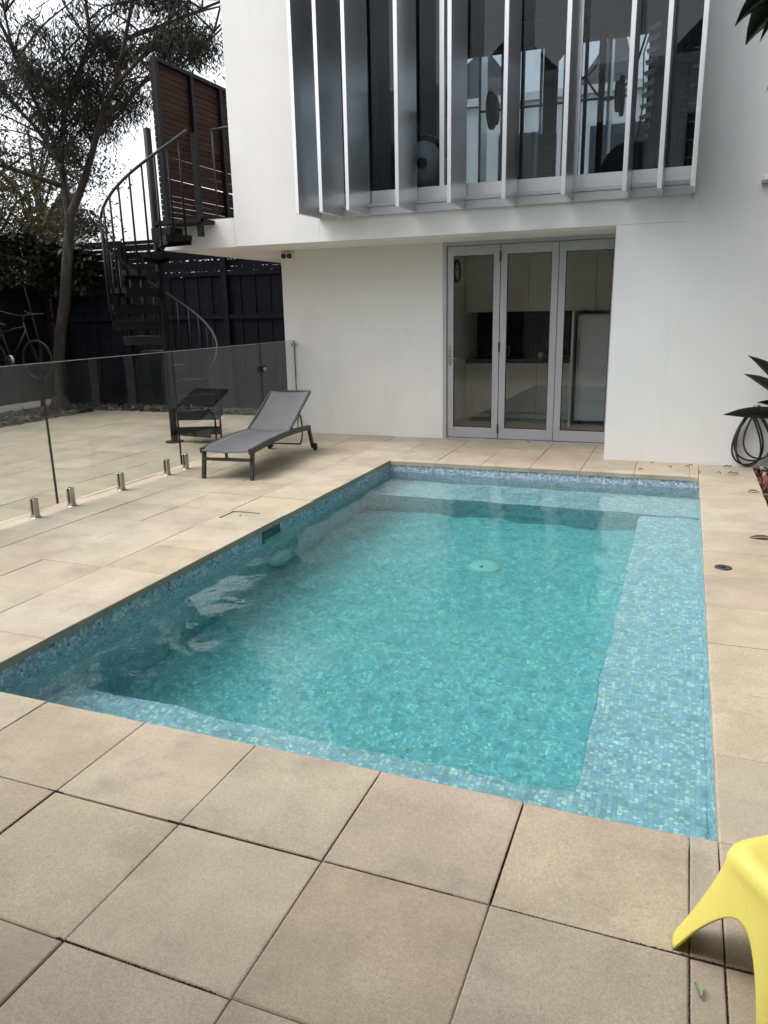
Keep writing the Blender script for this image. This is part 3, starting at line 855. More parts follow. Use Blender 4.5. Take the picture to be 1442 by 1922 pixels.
MB().tube([(-0.06, 0, 0), (0.0, 0, 0.5), (-0.02, 0, 1.0), (0.08, 0, 1.35)], 0.008, 6).tube([(0.06, 0, 0), (0.11, 0, 0.5), (0.09, 0, 1.0), (0.18, 0, 1.35)], 0.008, 6).build('side_strap', M['rubber'], tl)
for k in range(12):
    z = 0.06 + k * 0.105
    MB().bar((-0.045 + 0.006 * k, 0, z), (0.07 + 0.006 * k, 0, z + 0.04), 0.012, 0.045).build('rung', M['white'], tl)
MB().lathe((0, 0, 0), [(0.32 * math.sin(t), 0.32 - 0.32 * math.cos(t)) for t in [math.pi * i / 14 for i in range(15)]], 28).build('fitness_ball', M['rubber'], None, (-0.72, 9.35, GZ - 0.02))
tag(bpy.data.objects['fitness_ball'], 'round black fitness ball on the floor behind the upper window', 'fitness ball')

# ------------------------------------------------------------------ privacy screen on the balcony
SX = -6.17
scn = thing('privacy_screen', 'brown timber slat privacy screen in black frame along the balcony', 'screen', (SX, 8.47, 2.712))
L = 2.6; Ht = 1.83
for y in (0.03, 0.75, 1.42, 2.05, L - 0.03):
    BX(-0.03, 0.03, y - 0.03, y + 0.03, 0.012, Ht, ch=0.003).build('post', M['black'], scn)
BX(-0.032, 0.032, 0.0, L, Ht + 0.0005, Ht + 0.045).build('top_rail', M['black'], scn)
nsl = 28
sme = BX(-0.060, -0.032, 0.002, L - 0.002, -0.0285, 0.0285).mesh('slat'); sme.materials.append(M['slat'])
for k in range(nsl):
    o = link('slat', sme, None, scn, (R_.gauss(0, 0.0015), 0, 0.06 + k * (Ht - 0.08) / (nsl - 1)))
    o.rotation_euler = (R_.gauss(0, 0.0015), 0, 0)

# ------------------------------------------------------------------ spiral staircase
SC = Vector((-6.14, 8.20, 0)); SR = 0.62
st = thing('spiral_staircase', 'black steel spiral staircase winding up to the balcony', 'staircase', SC)
MB().lathe((0, 0, 0), [(0.0, 0.0), (0.045, 0.0), (0.045, 3.74), (0.0, 3.76)], 16).build('column', M['black'], st)
MB().lathe((0, 0, 0), [(0.0, 0.001), (0.12, 0.001), (0.12, 0.014), (0.0, 0.014)], 20).build('base_plate', M['black'], st)
NT = 13; RISE = 2.70 / 14
def rail_z(phi):   # degrees, 0..345
    return 3.66 - (352 - phi) * 0.0077
def phi_k(k): return 8 + (k - 1) * 27.0
for k in range(1, NT + 1):
    p = rad(phi_k(k)); dp = rad(15.5); z = k * RISE
    b = MB()
    n = 5
    top, bot = [], []
    for zz, lst in ((z, top), (z - 0.06, bot)):
        for r in (0.05, SR):
            for i in range(n + 1):
                t = p - dp + 2 * dp * i / n
                lst.append((r * math.cos(t), r * math.sin(t), zz))
    vs = top + bot; N = 2 * (n + 1); fs = []
    for i in range(n):
        fs.append((i, n + 1 + i, n + 2 + i, i + 1))
        fs.append((N + i + 1, N + n + 2 + i, N + n + 1 + i, N + i))
        fs.append((n + 1 + i, N + n + 1 + i, N + n + 2 + i, n + 2 + i))
        fs.append((i + 1, N + i + 1, N + i, i))
    fs.append((0, N, N + n + 1, n + 1)); fs.append((n, 2 * n + 1, N + 2 * n + 1, N + n))
    b.add(vs, fs)
    for s in (-1, 1):
        t = p + s * (dp - 0.02)
        b.bar((0.05 * math.cos(t), 0.05 * math.sin(t), z - 0.075), ((SR - 0.01) * math.cos(t), (SR - 0.01) * math.sin(t), z - 0.075), 0.014, 0.06)
    b.build('tread', M['black'], st)
    for q in (-0.5, 0.5):
        ph = phi_k(k) + q * 13.5
        zt = rail_z(ph); t = rad(ph)
        x, y = (SR + 0.012) * math.cos(t), (SR + 0.012) * math.sin(t)
        zb = z - 0.06 if k > 1 else 0.0
        MB().tube([(x, y, zb), (x, y, zt)], 0.012, 6).build('baluster', M['black'], st)
MB().tube([((SR + 0.012) * math.cos(rad(a)), (SR + 0.012) * math.sin(rad(a)), rail_z(a)) for a in range(2, 356, 6)], 0.017, 8).build('handrail', M['rail'], st)
MB().box(0.05, 0.70, -0.10, 0.225, 2.655, 2.70).build('landing', M['black'], st)
MB().box(0.64, 0.70, -0.07, -0.01, 2.50, 3.62).build('newel_post', M['black'], st)
MB().box(0.02, 0.30, -0.12, 0.12, 2.45, 2.62).build('bracket', M['black'], st)

# ------------------------------------------------------------------ frameless glass pool fence
GX = -4.92; GT = 0.006
def glass_panel(y0, y1, label, spigots, cat='glass panel', z0=0.06, name='glass_fence_panel'):
    t = thing(name, label, cat, (GX, y0, 0), 'frameless glass pool fence')
    L = y1 - y0
    BX(-GT, GT, 0.0, L, z0, 1.24).build('glass_sheet', M['fglass'], t)
    for a_ in (-0.003, L): BX(-GT - .0005, GT + .0005, a_, a_ + 0.003, z0, 1.24).build('polished_edge', M['gedge'], t)
    BX(-GT - .0005, GT + .0005, -0.003, L + 0.003, 1.2405, 1.2445).build('top_edge', M['whitegrey'], t)
    for y in spigots:
        s = MB()
        for sx in (-1, 1):
            s.box(*sorted((sx * (GT + 0.001), sx * 0.026)), y - y0 - 0.025, y - y0 + 0.025, 0.03, 0.165, ch=0.003)
        s.box(-0.026, 0.026, y - y0 - 0.025, y - y0 + 0.025, 0.004, 0.031)
        s.lathe((0, y - y0, 0.0), [(0.0, 0.0005), (0.045, 0.0005), (0.045, 0.004), (0.0, 0.004)], 18)
        s.build('spigot', M['steel'], t)
    return t
glass_panel(3.05, 4.875, 'clear glass fence panel nearest the camera at the left picture edge', (3.4, 4.63))
glass_panel(4.89, 6.645, 'middle clear glass fence panel with three steel spigots', (5.04, 5.69, 6.395))
glass_panel(6.66, 8.42, 'clear glass fence panel behind the grey sun lounger', (6.72, 8.25))
gt = glass_panel(8.44, 9.335, 'glass gate hung at the white house wall', (), 'gate', name='glass_gate')
BX(-0.03, 0.03, 0.85, 0.893, 1.17, 1.215, ch=0.004).build('hinge', M['steel'], gt)
BX(-0.03, 0.03, 0.85, 0.893, 0.20, 0.245, ch=0.004).build('hinge', M['steel'], gt)
BX(-0.035, 0.035, -0.06, 0.05, 0.90, 0.97, ch=0.008).build('latch', M['black'], gt)
MB().lathe((0.036, 0.0, 0.93), [(0.022, 0.0), (0.022, 0.02), (0.0, 0.022)], 16, 'x').build('latch_knob', M['steel'], gt)

# ------------------------------------------------------------------ sun lounger
lo = thing('sun_lounger', 'graphite sun lounger with grey mesh sling and raised back', 'sun lounger', (-4.19, 6.41, 0))
lo.rotation_euler = (0, 0, math.atan2(0.10, 0.99))
HW = 0.265
def arc(s):     # rail height along the lounger
    return 0.285 + 0.035 * math.sin(math.pi * min(1, max(0, s / 1.65)))
for sx in (-1, 1):
    x = sx * HW
    b = MB()
    pts = [(x, s, arc(s)) for s in [-0.03, 0.2, 0.5, 0.8, 1.1, 1.35, 1.55, 1.62]]
    for a, c in zip(pts[:-1], pts[1:]): b.bar(a, c, 0.03, 0.055)
    b.build('side_rail', M['graphite'], lo)
    MB().bar((x, 0.03, 0.27), (x, -0.02, 0.0), 0.03, 0.045, (0, 1, 0)).build('leg', M['graphite'], lo)
    MB().bar((x, 1.58, 0.30), (x, 1.70, 0.035), 0.03, 0.045, (0, 1, 0)).build('leg', M['graphite'], lo)
    MB().lathe((x + sx * 0.03, 1.70, 0.045), [(0.0, -0.014), (0.044, -0.014), (0.044, 0.014), (0.0, 0.014)], 20, 'x').build('wheel', M['rubber'], lo)
MB().bar((-HW, -0.01, 0.20), (HW, -0.01, 0.20), 0.022, 0.03).build('cross_bar', M['graphite'], lo)
MB().bar((0, -0.01, 0.215), (0, -0.01, 0.275), 0.03, 0.02).build('cross_bar_stay', M['graphite'], lo)
MB().bar((-HW, 1.5, 0.275), (HW, 1.5, 0.275), 0.025, 0.03).build('cross_bar', M['graphite'], lo)
def sheet(fn, nu, nv, th):
    b = MB(); vs = []; fs = []
    for side in (0, 1):
        for i in range(nu + 1):
            for k in range(nv + 1):
                p = Vector(fn(i / nu, k / nv)); vs.append((p.x, p.y, p.z - side * th))
    W = nv + 1; N = (nu + 1) * W
    for i in range(nu):
        for k in range(nv):
            q = (i * W + k, i * W + k + 1, (i + 1) * W + k + 1, (i + 1) * W + k)
            fs.append(q); fs.append(tuple(N + j for j in q[::-1]))
    for i in range(nu):
        for k in (0, nv):
            q = (i * W + k, (i + 1) * W + k, N + (i + 1) * W + k, N + i * W + k); fs.append(q)
    for k in range(nv):
        for i in (0, nu):
            q = (i * W + k, i * W + k + 1, N + i * W + k + 1, N + i * W + k); fs.append(q)
    return b.add(vs, fs, True)
seat = lambda u, v: ((v - 0.5) * 2 * (HW - 0.012), -0.05 + 1.07 * u, arc(1.02 * u) + 0.026 - 0.028 * math.sin(math.pi * v) * (0.6 + 0.4 * math.sin(math.pi * u)) - (0.02 * (1 - u * 12) if u < 1 / 12 else 0))
sheet(seat, 16, 8, 0.004).build('sling_seat', M['sling'], lo)
ba = rad(27.5); BL = 0.80
back = lambda u, v: ((v - 0.5) * 2 * (HW - 0.02), 1.02 + BL * u * math.cos(ba) , arc(1.02) + 0.022 + BL * u * math.sin(ba) - 0.014 * math.sin(math.pi * v) - 0.01 * math.sin(math.pi * u))
sheet(back, 12, 8, 0.004).build('sling_back', M['sling'], lo)
bf = MB()
for sx in (-1, 1):
    x = sx * (HW - 0.016)
    bf.bar((x, 1.02, arc(1.02) + 0.012), (x, 1.02 + BL * math.cos(ba), arc(1.02) + 0.012 + BL * math.sin(ba)), 0.022, 0.026)
bf.bar((-HW + .016, 1.02 + BL * math.cos(ba), arc(1.02) + .012 + BL * math.sin(ba)), (HW - .016, 1.02 + BL * math.cos(ba), arc(1.02) + .012 + BL * math.sin(ba)), 0.02, 0.02)
bf.build('back_frame', M['graphite'], lo)
pr = MB()
for sx in (-1, 1):
    x = sx * (HW - 0.045)
    pr.tube([(x, 1.40, 0.49), (x, 1.47, 0.43), (x, 1.50, 0.30), (x, 1.48, 0.19), (x, 1.42, 0.12)], 0.009, 8)
pr.tube([(-HW + 0.045, 1.42, 0.12), (HW - 0.045, 1.42, 0.12)], 0.009, 8)
pr.build('prop', M['graphite'], lo)

# ------------------------------------------------------------------ yellow plastic stool
ys = thing('plastic_stool', 'yellow moulded plastic stool with splayed arched legs', 'stool', (0.347, 1.748, 0))
ys.rotation_euler = (0, 0, rad(34))
SH = 0.335
def stool_shell(th):
    # a closed superellipse shell that flares from the seat to four feet; arches cut between the feet
    n, rows = 96, 26
    half_t, half_b = 0.122, 0.215
    vs = []
    def rr(t, e):
        return (abs(math.cos(t)) ** e + abs(math.sin(t)) ** e) ** (-1 / e)
    ring_ = []
    for k in range(n):
        t = 2 * math.pi * (k + 0.5) / n
        s = abs(((t / (math.pi / 2)) % 1) - 0.5) * 2          # 0 at the feet (diagonals), 1 at the arch centre
        arch = 0.205 * max(0.0, 1 - (max(0, 1 - s) / 0.79) ** 2.2) ** 0.62 if s > 0.21 else 0.0
        ring_.append((t, arch))
    for (t, a) in ring_:
        colv = []
        for j in range(rows + 1):
            q = j / rows
            z = a + (SH - a) * q
            w = z / SH
            if w > 0.86:
                c = (w - 0.86) / 0.14
                h = (half_t + 0.012) - 0.040 * c ** 2.2
                z = SH - 0.040 * (1 - math.sqrt(max(0, 1 - (1 - c) ** 2))) if c < 1 else SH
                z = 0.86 * SH + 0.14 * SH * math.sin(c * math.pi / 2)
            else:
                h = half_t + 0.012 + (half_b - half_t) * (1 - w / 0.86) ** 1.25
            h -= th
            rads = rr(t, 5.0 - 0.8 * (1 - w)) * h
            colv.append((rads * math.cos(t), rads * math.sin(t), z - (th if q > 0.5 else 0)))
        vs += colv
    W = rows + 1
    fs = [(k * W + j, ((k + 1) % n) * W + j, ((k + 1) % n) * W + j + 1, k * W + j + 1) for k in range(n) for j in range(rows)]
    # seat disc, slightly dished
    base = len(vs); m_ = 8
    for i in range(1, m_ + 1):
        f = 1 - i / m_
        for k in range(n):
            p = vs[k * W + rows]
            vs.append((p[0] * f, p[1] * f, p[2] - 0.010 * (1 - f * f)))
    for i in range(m_):
        for k in range(n):
            k2 = (k + 1) % n
            a0 = k * W + rows if i == 0 else base + (i - 1) * n + k
            a1 = k2 * W + rows if i == 0 else base + (i - 1) * n + k2
            fs.append((a0, a1, base + i * n + k2, base + i * n + k))
    return vs, fs, n, W
vo, fo, n, W = stool_shell(0.0); vi, fi, _, _ = stool_shell(0.006)
b = MB(); b.add(vo + vi, fo + [tuple(len(vo) + i for i in f[::-1]) for f in fi] + [(((k + 1) % n) * W, k * W, len(vo) + k * W, len(vo) + ((k + 1) % n) * W) for k in range(n)], True)
b.build('seat_shell', M['yellow'], ys)

# ------------------------------------------------------------------ fences behind
FY = 11.62
bfn = thing('paling_fence', 'navy black timber paling fence with slatted trellis top behind the spiral stair', 'fence', (0, FY, 0))
x = -11.2; pal = []
pcache2 = {}
while x < -4.9:
    w = 0.142
    key = R_.randrange(4)
    if key not in pcache2:
        pcache2[key] = BX(-w / 2 - 0.006, w / 2 + 0.006, -0.008, 0.008, 0.10, 2.24, ch=0.003).mesh('paling'); pcache2[key].materials.append(M['fence'])
    o = link('paling', pcache2[key], None, bfn, (x + w / 2, 0.0095 * (1 if len(bfn.children) % 2 else -1) + R_.uniform(-.001, .001), R_.gauss(0, 0.006)))
    o.rotation_euler = (0, R_.gauss(0, 0.0008), 0)
    x += w
for z in (2.27, 1.56, 0.35):
    BX(-11.2, -4.9, -0.075, -0.02, z - 0.035, z + 0.035).build('rail', M['fence'], bfn)
BX(-11.2, -4.9, -0.04, -0.02, -0.05, 0.12).build('plinth_board', M['fence'], bfn)
for px_ in (-10.9, -9.45, -7.35, -5.5):
    BX(px_ - 0.05, px_ + 0.05, -0.10, -0.0205 + 0.0, -0.05, 2.86).build('post', M['fence'], bfn)
for k in range(9):
    z = 2.345 + k * 0.064
    for a, c in ((-11.2, -9.46), (-9.44, -7.36), (-7.34, -4.9)):
        o = BX(0, c - a - .01, -0.012, 0.006, -0.030, 0.030).build('trellis_slat', M['fence'], bfn, (a + .005, 0.02 + R_.gauss(0, 0.004), z + R_.gauss(0, 0.006)))
        o.rotation_euler = (R_.gauss(0, 0.12), R_.gauss(0, 0.004), 0)
sfn = thing('side_fence', 'dark timber boundary fence half hidden by ivy on the left', 'fence', (-11.3, 0, 0))
y = 2.0
while y < 11.6:
    o = link('paling', pcache2[R_.choice(list(pcache2))], None, sfn, (0.0095 * (1 if len(sfn.children) % 2 else -1), y + 0.07, 0)); o.rotation_euler = (0, 0, math.pi / 2)
    y += 0.142
for z in (2.0, 1.2, 0.35): BX(0.02, 0.075, 2.0, 11.6, z - 0.035, z + 0.035).build('rail', M['fence'], sfn)

# leaf scattering helper: thin drooping leaves
def leaves(b, pts, ln, wd, droop=0.6, rs=R_, tintf=None, fold=False):
    for p in pts:
        a = rs.uniform(0, 2 * math.pi)
        d = Vector((math.cos(a), math.sin(a), rs.gauss(-droop, 0.45))).normalized()
        s = d.cross(Vector((rs.gauss(0, 1), rs.gauss(0, 1), rs.gauss(0, 1)))).normalized()
        l = ln * rs.uniform(0.6, 1.3); w = wd * rs.uniform(0.7, 1.2)
        p = Vector(p)
        n = d.cross(s)
        q = [p, p + d * l * 0.45 + s * w / 2 + n * l * 0.05, p + d * l + Vector((0, 0, -0.12 * l)), p + d * l * 0.45 - s * w / 2 + n * l * 0.05]
        b.add(q, [(0, 1, 2, 3)], False, tintf() if tintf else None)

# ivy over the side fence and the corner
ivy = thing('ivy_mass', 'dark ivy thicket hanging over the side fence behind the tree', 'ivy', (-11.0, 9.5, 1.5))
b = MB(); pts = []
for k in range(9000):
    yy = R_.uniform(-4.5, 2.1)
    zz = R_.uniform(0.25, 1.0) ** 0.6 * 1.62 + R_.gauss(0, 0.05)
    th = 0.28 + 0.25 * math.sin(yy * 2.1 + zz) * math.sin(zz * 3 + 1)
    top = 1.45 + 0.14 * math.sin(yy * 1.9) + 0.08 * math.sin(yy * 5.3)
    if zz > top: zz = top - R_.random() * 0.2
    pts.append((R_.uniform(0.0, 1) ** 0.5 * th - 0.25, yy, zz))
for k in range(2600):
    xx = R_.uniform(-0.2, 1.0); zz = R_.uniform(0.5, 1.42 - 0.12 * xx + 0.05 * math.sin(xx * 9))
    pts.append((xx, 2.1 - R_.random() * 0.35, zz))
leaves(b, pts, 0.10, 0.085, 0.5)
b.build('foliage', M['ivy'], ivy)
for yy in (-3.4, -1.7, 0.1, 1.5):
    MB().tube([(-0.15, yy, -1.5), (-0.1, yy + 0.1, -0.4), (-0.12, yy - 0.1, 0.8)], [0.03, 0.022, 0.012], 6).build('stem', M['bark'], ivy)

sr_ = thing('shrub_row', 'dark shrubs growing behind the trellis top of the back fence', 'shrubs', (-8.2, 12.5, 0))
b = MB(); leaves(b, [(R_.uniform(-3.2, 3.6), R_.gauss(0, 0.18), R_.uniform(1.7, 2.78 + 0.1 * math.sin(k * 0.013))) for k in range(5200)], 0.11, 0.07, 0.4)
b.build('foliage', M['ivy'], sr_)
for xx in (-2.6, -1, 0.7, 2.4): MB().tube([(xx, 0, -0.09), (xx + .05, 0, 1.2), (xx, 0.02, 2.5)], [0.04, 0.03, 0.015], 6).build('stem', M['bark'], sr_)
# leaf litter strip along the fences
def chips(name, fn, n, cols, m_, sz):
    b = MB()
    for k in range(n):
        x, y, z = fn()
        a = R_.uniform(0, 6.28); l = sz * R_.uniform(0.5, 1.5); w = l * R_.uniform(0.3, 0.7)
        ti = R_.gauss(0, 0.35); t2 = R_.gauss(0, 0.3)
        ux, uy = math.cos(a), math.sin(a)
        q = []
        for s1, s2 in ((-1, -1), (1, -1), (1, 1), (-1, 1)):
            q.append((x + ux * l / 2 * s1 - uy * w / 2 * s2, y + uy * l / 2 * s1 + ux * w / 2 * s2, z + abs(ti) * l * 0.4 + s1 * ti * l / 2 + s2 * t2 * w / 2))
        c = R_.choice(cols); k_ = R_.uniform(0.7, 1.2)
        b.add(q + [(p[0], p[1], p[2] - 0.004) for p in q], [(0, 1, 2, 3), (7, 6, 5, 4), (0, 4, 5, 1), (1, 5, 6, 2), (2, 6, 7, 3), (3, 7, 4, 0)], False, tuple(v * k_ for v in c))
    return tag(b.build(name, m_), kind='stuff')
bed = MB().box(-11.25, -9.75, 2.0, 11.6, -0.08, -0.005).box(-9.75, -5.0, 10.95, 11.6, -0.08, -0.005)
tag(bed.build('garden_bed', M['soil']), kind='structure')
def litter_pos():
    if R_.random() < 0.55: return (R_.uniform(-10.6, -5.2), 10.78 + abs(R_.gauss(0, 0.35)) % 0.78, R_.uniform(0, 0.02))
    return (-9.6 - abs(R_.gauss(0, 0.6)) % 1.5, R_.uniform(6.5, 11.3), R_.uniform(0, 0.02))
LC = [(0.10, 0.075, 0.05), (0.16, 0.13, 0.09), (0.06, 0.045, 0.03), (0.24, 0.21, 0.16), (0.09, 0.085, 0.07)]
tag(chips('leaf_litter', litter_pos, 2600, LC, M['litter'], 0.075), 'dry leaf litter lying along the foot of the dark fences')

# ------------------------------------------------------------------ trees
def limb(b, pts, r0, r1, n=8):
    q = smooth(pts); m_ = len(q)
    b.tube(q, [r0 + (r1 - r0) * (i / (m_ - 1)) ** 0.8 for i in range(m_)], n)
    return q
TB = Vector((-10.41, 10.7, 0))
tree = thing('gum_tree', 'tall feathery dark gum tree growing in the fence corner', 'tree', TB)
def T3(x, z, dy=0.0): return Vector((x, 10.7 + dy, z)) - TB
trunk = MB()
limb(trunk, [T3(-10.43, -0.08), T3(-10.36, 0.5), T3(-10.25, 1.2), T3(-10.04, 1.9, 0.02), T3(-9.9, 2.44), T3(-9.74, 3.0), T3(-9.70, 3.3)], 0.108, 0.078, 12)
for a in range(5):
    t = a * 1.26; trunk.tube([T3(-10.41 + 0.08 * math.cos(t), 0.22, 0.08 * math.sin(t)), T3(-10.41 + 0.2 * math.cos(t), -0.06, 0.2 * math.sin(t))], [0.05, 0.035], 7)
trunk.build('trunk', M['bark'], tree)
br = MB(); tips = []
mains = [
    ([T3(-9.72, 3.2), T3(-9.44, 3.58), T3(-9.11, 3.96, -0.1), T3(-8.65, 4.62, -0.2), T3(-8.3, 4.95, -0.3), T3(-7.95, 5.5, -0.4), T3(-7.6, 6.4, -0.4), T3(-7.4, 7.2, -0.3)], 0.075, 0.014),
    ([T3(-8.65, 4.62, -0.2), T3(-8.3, 4.75, -0.1), T3(-7.95, 5.05, 0.0), T3(-7.3, 5.25, 0.1), T3(-6.7, 5.7, 0.2)], 0.05, 0.015),
    ([T3(-9.72, 3.2), T3(-9.84, 3.7, 0.1), T3(-9.87, 4.2, 0.15), T3(-9.72, 4.87, 0.2), T3(-9.4, 5.35, 0.2), T3(-9.1, 5.8, 0.2), T3(-9.0, 6.4, 0.1), T3(-8.9, 7.6, 0)], 0.07, 0.014),
    ([T3(-9.72, 3.2), T3(-10.0, 3.75, 0.3), T3(-10.25, 4.3, 0.4), T3(-10.6, 4.75, 0.4), T3(-11.2, 5.3, 0.5), T3(-11.8, 6.3, 0.5)], 0.065, 0.02),
    ([T3(-9.8, 3.9, 0.1), T3(-9.5, 4.5, -0.5), T3(-9.55, 5.3, -0.9), T3(-9.4, 6.3, -1.2)], 0.045, 0.014),
    ([T3(-9.72, 4.87, 0.2), T3(-10.2, 5.4, 0.1), T3(-10.5, 6.2, -0.2), T3(-10.6, 7.2, -0.3)], 0.045, 0.015),
    ([T3(-8.3, 4.95, -0.3), T3(-7.7, 5.15, -0.5), T3(-7.1, 5.6, -0.5), T3(-6.5, 6.4, -0.5)], 0.035, 0.012),
    ([T3(-7.95, 5.5, -0.4), T3(-7.5, 5.9, 0.3), T3(-6.9, 6.2, 0.7), T3(-6.3, 6.3, 0.9)], 0.03, 0.012),
    ([T3(-9.84, 3.7, 0.1), T3(-10.4, 3.95, -0.5), T3(-11.2, 4.2, -1.1), T3(-11.9, 4.3, -1.6)], 0.045, 0.014),
]
rt = random.Random(21)
for pts, r0, r1 in mains:
    q = limb(br, pts, r0, r1)
    for i in range(int(len(q) * 0.35), len(q), 2):
        for s in range(2):
            a = rt.uniform(0, 6.28); up = rt.uniform(0.1, 0.9)
            d = Vector((math.cos(a), math.sin(a) * 0.8, up)).normalized() * rt.uniform(0.7, 1.5)
            e = q[i] + d
            w = [q[i], q[i] + d * 0.4 + Vector((0, 0, 0.08)), q[i] + d * 0.75 + Vector((rt.gauss(0, .08), rt.gauss(0, .08), 0.06)), e]
            qq = limb(br, w, 0.02, 0.005, 5)
            for j in range(3, len(qq)): tips.append(qq[j])
            for s2 in range(2):
                a = rt.uniform(0, 6.28)
                d2_ = Vector((math.cos(a), math.sin(a), rt.uniform(-0.3, 0.7))) * rt.uniform(0.25, 0.6)
                k_ = qq[rt.randrange(4, len(qq))]
                br.tube([k_, k_ + d2_ * 0.5 + Vector((0, 0, 0.03)), k_ + d2_], [0.008, 0.005, 0.003], 4)
                tips.append(k_ + d2_); tips.append(k_ + d2_ * 0.6)
br.build('branches', M['bark'], tree)
cr = MB(); pts = []
for t in tips:
    # keep the sky gaps of the photograph: thin out by a lumpy field
    w = t + TB
    f = math.sin(w.x * 2.3 + 1.0) * math.sin(w.z * 2.1 + 0.5) + 0.5 * math.sin(w.x * 4.1 + w.z * 3.3)
    if f < -0.1 and rt.random() < 0.93: continue
    if rt.random() < (0.30 if w.x < -8.9 and w.z > 4.4 else 0.24): continue
    n_ = rt.randrange(45, 110)
    c0 = t + Vector((rt.gauss(0, 0.1), rt.gauss(0, 0.1), rt.gauss(-0.05, 0.08)))
    for k in range(n_):
        hang = abs(rt.gauss(0, 0.16))
        pts.append(c0 + Vector((rt.gauss(0, 0.11), rt.gauss(0, 0.11), rt.gauss(0.04, 0.07) - hang)))
leaves(cr, pts, 0.11, 0.019, 1.0, rt)
cr.build('crown', M['eucalypt'], tree)
print('tree leaves', len(pts), 'tips', len(tips))
def back_tree(loc, label, h, r, n, m_, seed, ln=0.13, wd=0.05):
    t = thing('background_tree', label, 'tree', loc, 'trees beyond the side fence')
    q = random.Random(seed)
    tr = MB(); limb(tr, [(0, 0, -0.1), (0.1, 0, h * 0.3), (-0.05, 0.1, h * 0.6), (0.05, 0, h * 0.9)], 0.16, 0.03)
    cl = []
    for k in range(26):
        a = q.uniform(0, 6.28); rr = r * math.sqrt(q.random()); z = h * q.uniform(0.35, 1.0)
        c = Vector((rr * math.cos(a), rr * math.sin(a), z)); cl.append(c)
        tr.tube([(0, 0.05, z * 0.7), (c.x * 0.5, c.y * 0.5, z * 0.9), tuple(c)], [0.04, 0.025, 0.01], 5)
    tr.build('trunk', M['bark'], t)
    b = MB(); p = []
    for c in cl:
        s = q.uniform(0.25, 0.5)
        for k in range(n // 26): p.append(c + Vector((q.gauss(0, s), q.gauss(0, s), q.gauss(0, s * 0.7))))
    leaves(b, p, ln, wd, 0.5, q); b.build('crown', m_, t)
back_tree((-14.6, 13.6, 0), 'yellowing olive green tree beyond the fence at the left picture edge', 5.0, 1.5, 7000, M['olive'], 3)
back_tree((-17.0, 17.5, 0), 'dark thin tree farthest behind the side fence', 7.2, 2.2, 7000, M['eucalypt'], 5)
back_tree((-15.6, 15.8, 0), 'dark bushy tree close behind the gum trunk beyond the trellis', 5.2, 1.5, 6000, M['eucalypt'], 9)

# ------------------------------------------------------------------ neighbours
nb_ = thing('distant_house', 'white house with a red raking roof edge beyond the trellis fence', 'house', (-18.15, 20, 0))
MB().add([(-1.5, 0, 0), (0, 0, 0), (0, 0, 5.1), (-1.5, 0, 3.85), (-1.5, 0.6, 0), (0, 0.6, 0), (0, 0.6, 5.1), (-1.5, 0.6, 3.85)], [(0, 1, 2, 3), (5, 4, 7, 6), (4, 0, 3, 7), (3, 2, 6, 7), (1, 5, 6, 2)]).build('wall', M['offwhite'], nb_)
rfo = MB().add([(-1.9, -0.25, 3.5), (0.05, -0.25, 5.13), (0.05, 0.4, 5.13), (-1.9, 0.4, 3.5), (-1.9, -0.25, 3.7), (0.05, -0.25, 5.33), (0.05, 0.4, 5.33), (-1.9, 0.4, 3.7)], [(3, 2, 1, 0), (4, 5, 6, 7), (0, 1, 5, 4), (1, 2, 6, 5), (2, 3, 7, 6), (3, 0, 4, 7)]).build('roof', M['redroof'], nb_)
MB().box(-0.35, -0.15, 0.45, 0.6, 4.9, 5.75).build('chimney', M['offwhite'], rfo)
# the main house behind the camera: what the windows mirror
mh = thing('main_house', 'white two storey house with dark upper windows, mirrored in the finned window', 'house', (0, -5.2, 0))
BX(-9, 7, -6, 0, 0, 7.3).build('wall', M['offwhite'], mh)
BX(-9.2, 7.2, -6.2, 0.25, 7.3, 7.5).build('parapet', M['offwhite'], mh)
gb = MB()
for gx_ in (-5.0, 0.2):
    gb.add([(gx_ - 1.6, -1, 7.5), (gx_ + 1.6, -1, 7.5), (gx_, -1, 9.0), (gx_ - 1.6, -5, 7.5), (gx_ + 1.6, -5, 7.5), (gx_, -5, 9.0)], [(0, 1, 2), (4, 3, 5), (0, 2, 5, 3), (1, 4, 5, 2)])
gb.build('roof', M['slate'], mh)
for x in (-7.6, -5.0, -2.2, 0.4, 3.0):
    w = BX(x - 0.8, x + 0.8, 0.001, 0.05, 4.5, 6.2).build('window', M['darkwin'], mh)
    BX(x - 0.9, x + 0.9, 0.001, 0.09, 4.42, 4.498).build('sill', M['offwhite'], w)
BX(-9, 7, 0.001, 6.0, 2.95, 3.15).build('added_shade_roof', M['offwhite'], mh)  # verandah out of view, added to shade the near paving
for x in (-8.5, -3.4, 1.75):
    BX(x - 0.06, x + 0.06, 5.4, 5.52, 0.0, 2.95).build('post', M['offwhite'], mh) if x < -5 else None
for x in (-6.0, -2.0, 2.0):
    BX(x - 1.3, x + 1.3, 0.001, 0.05, 0.1, 2.3).build('glass_door', M['darkwin'], mh)
tag(BX(-11, 0.7, -5.2, -3.0, -0.03, -0.006).build('terrace', M['ifloor']), kind='structure')

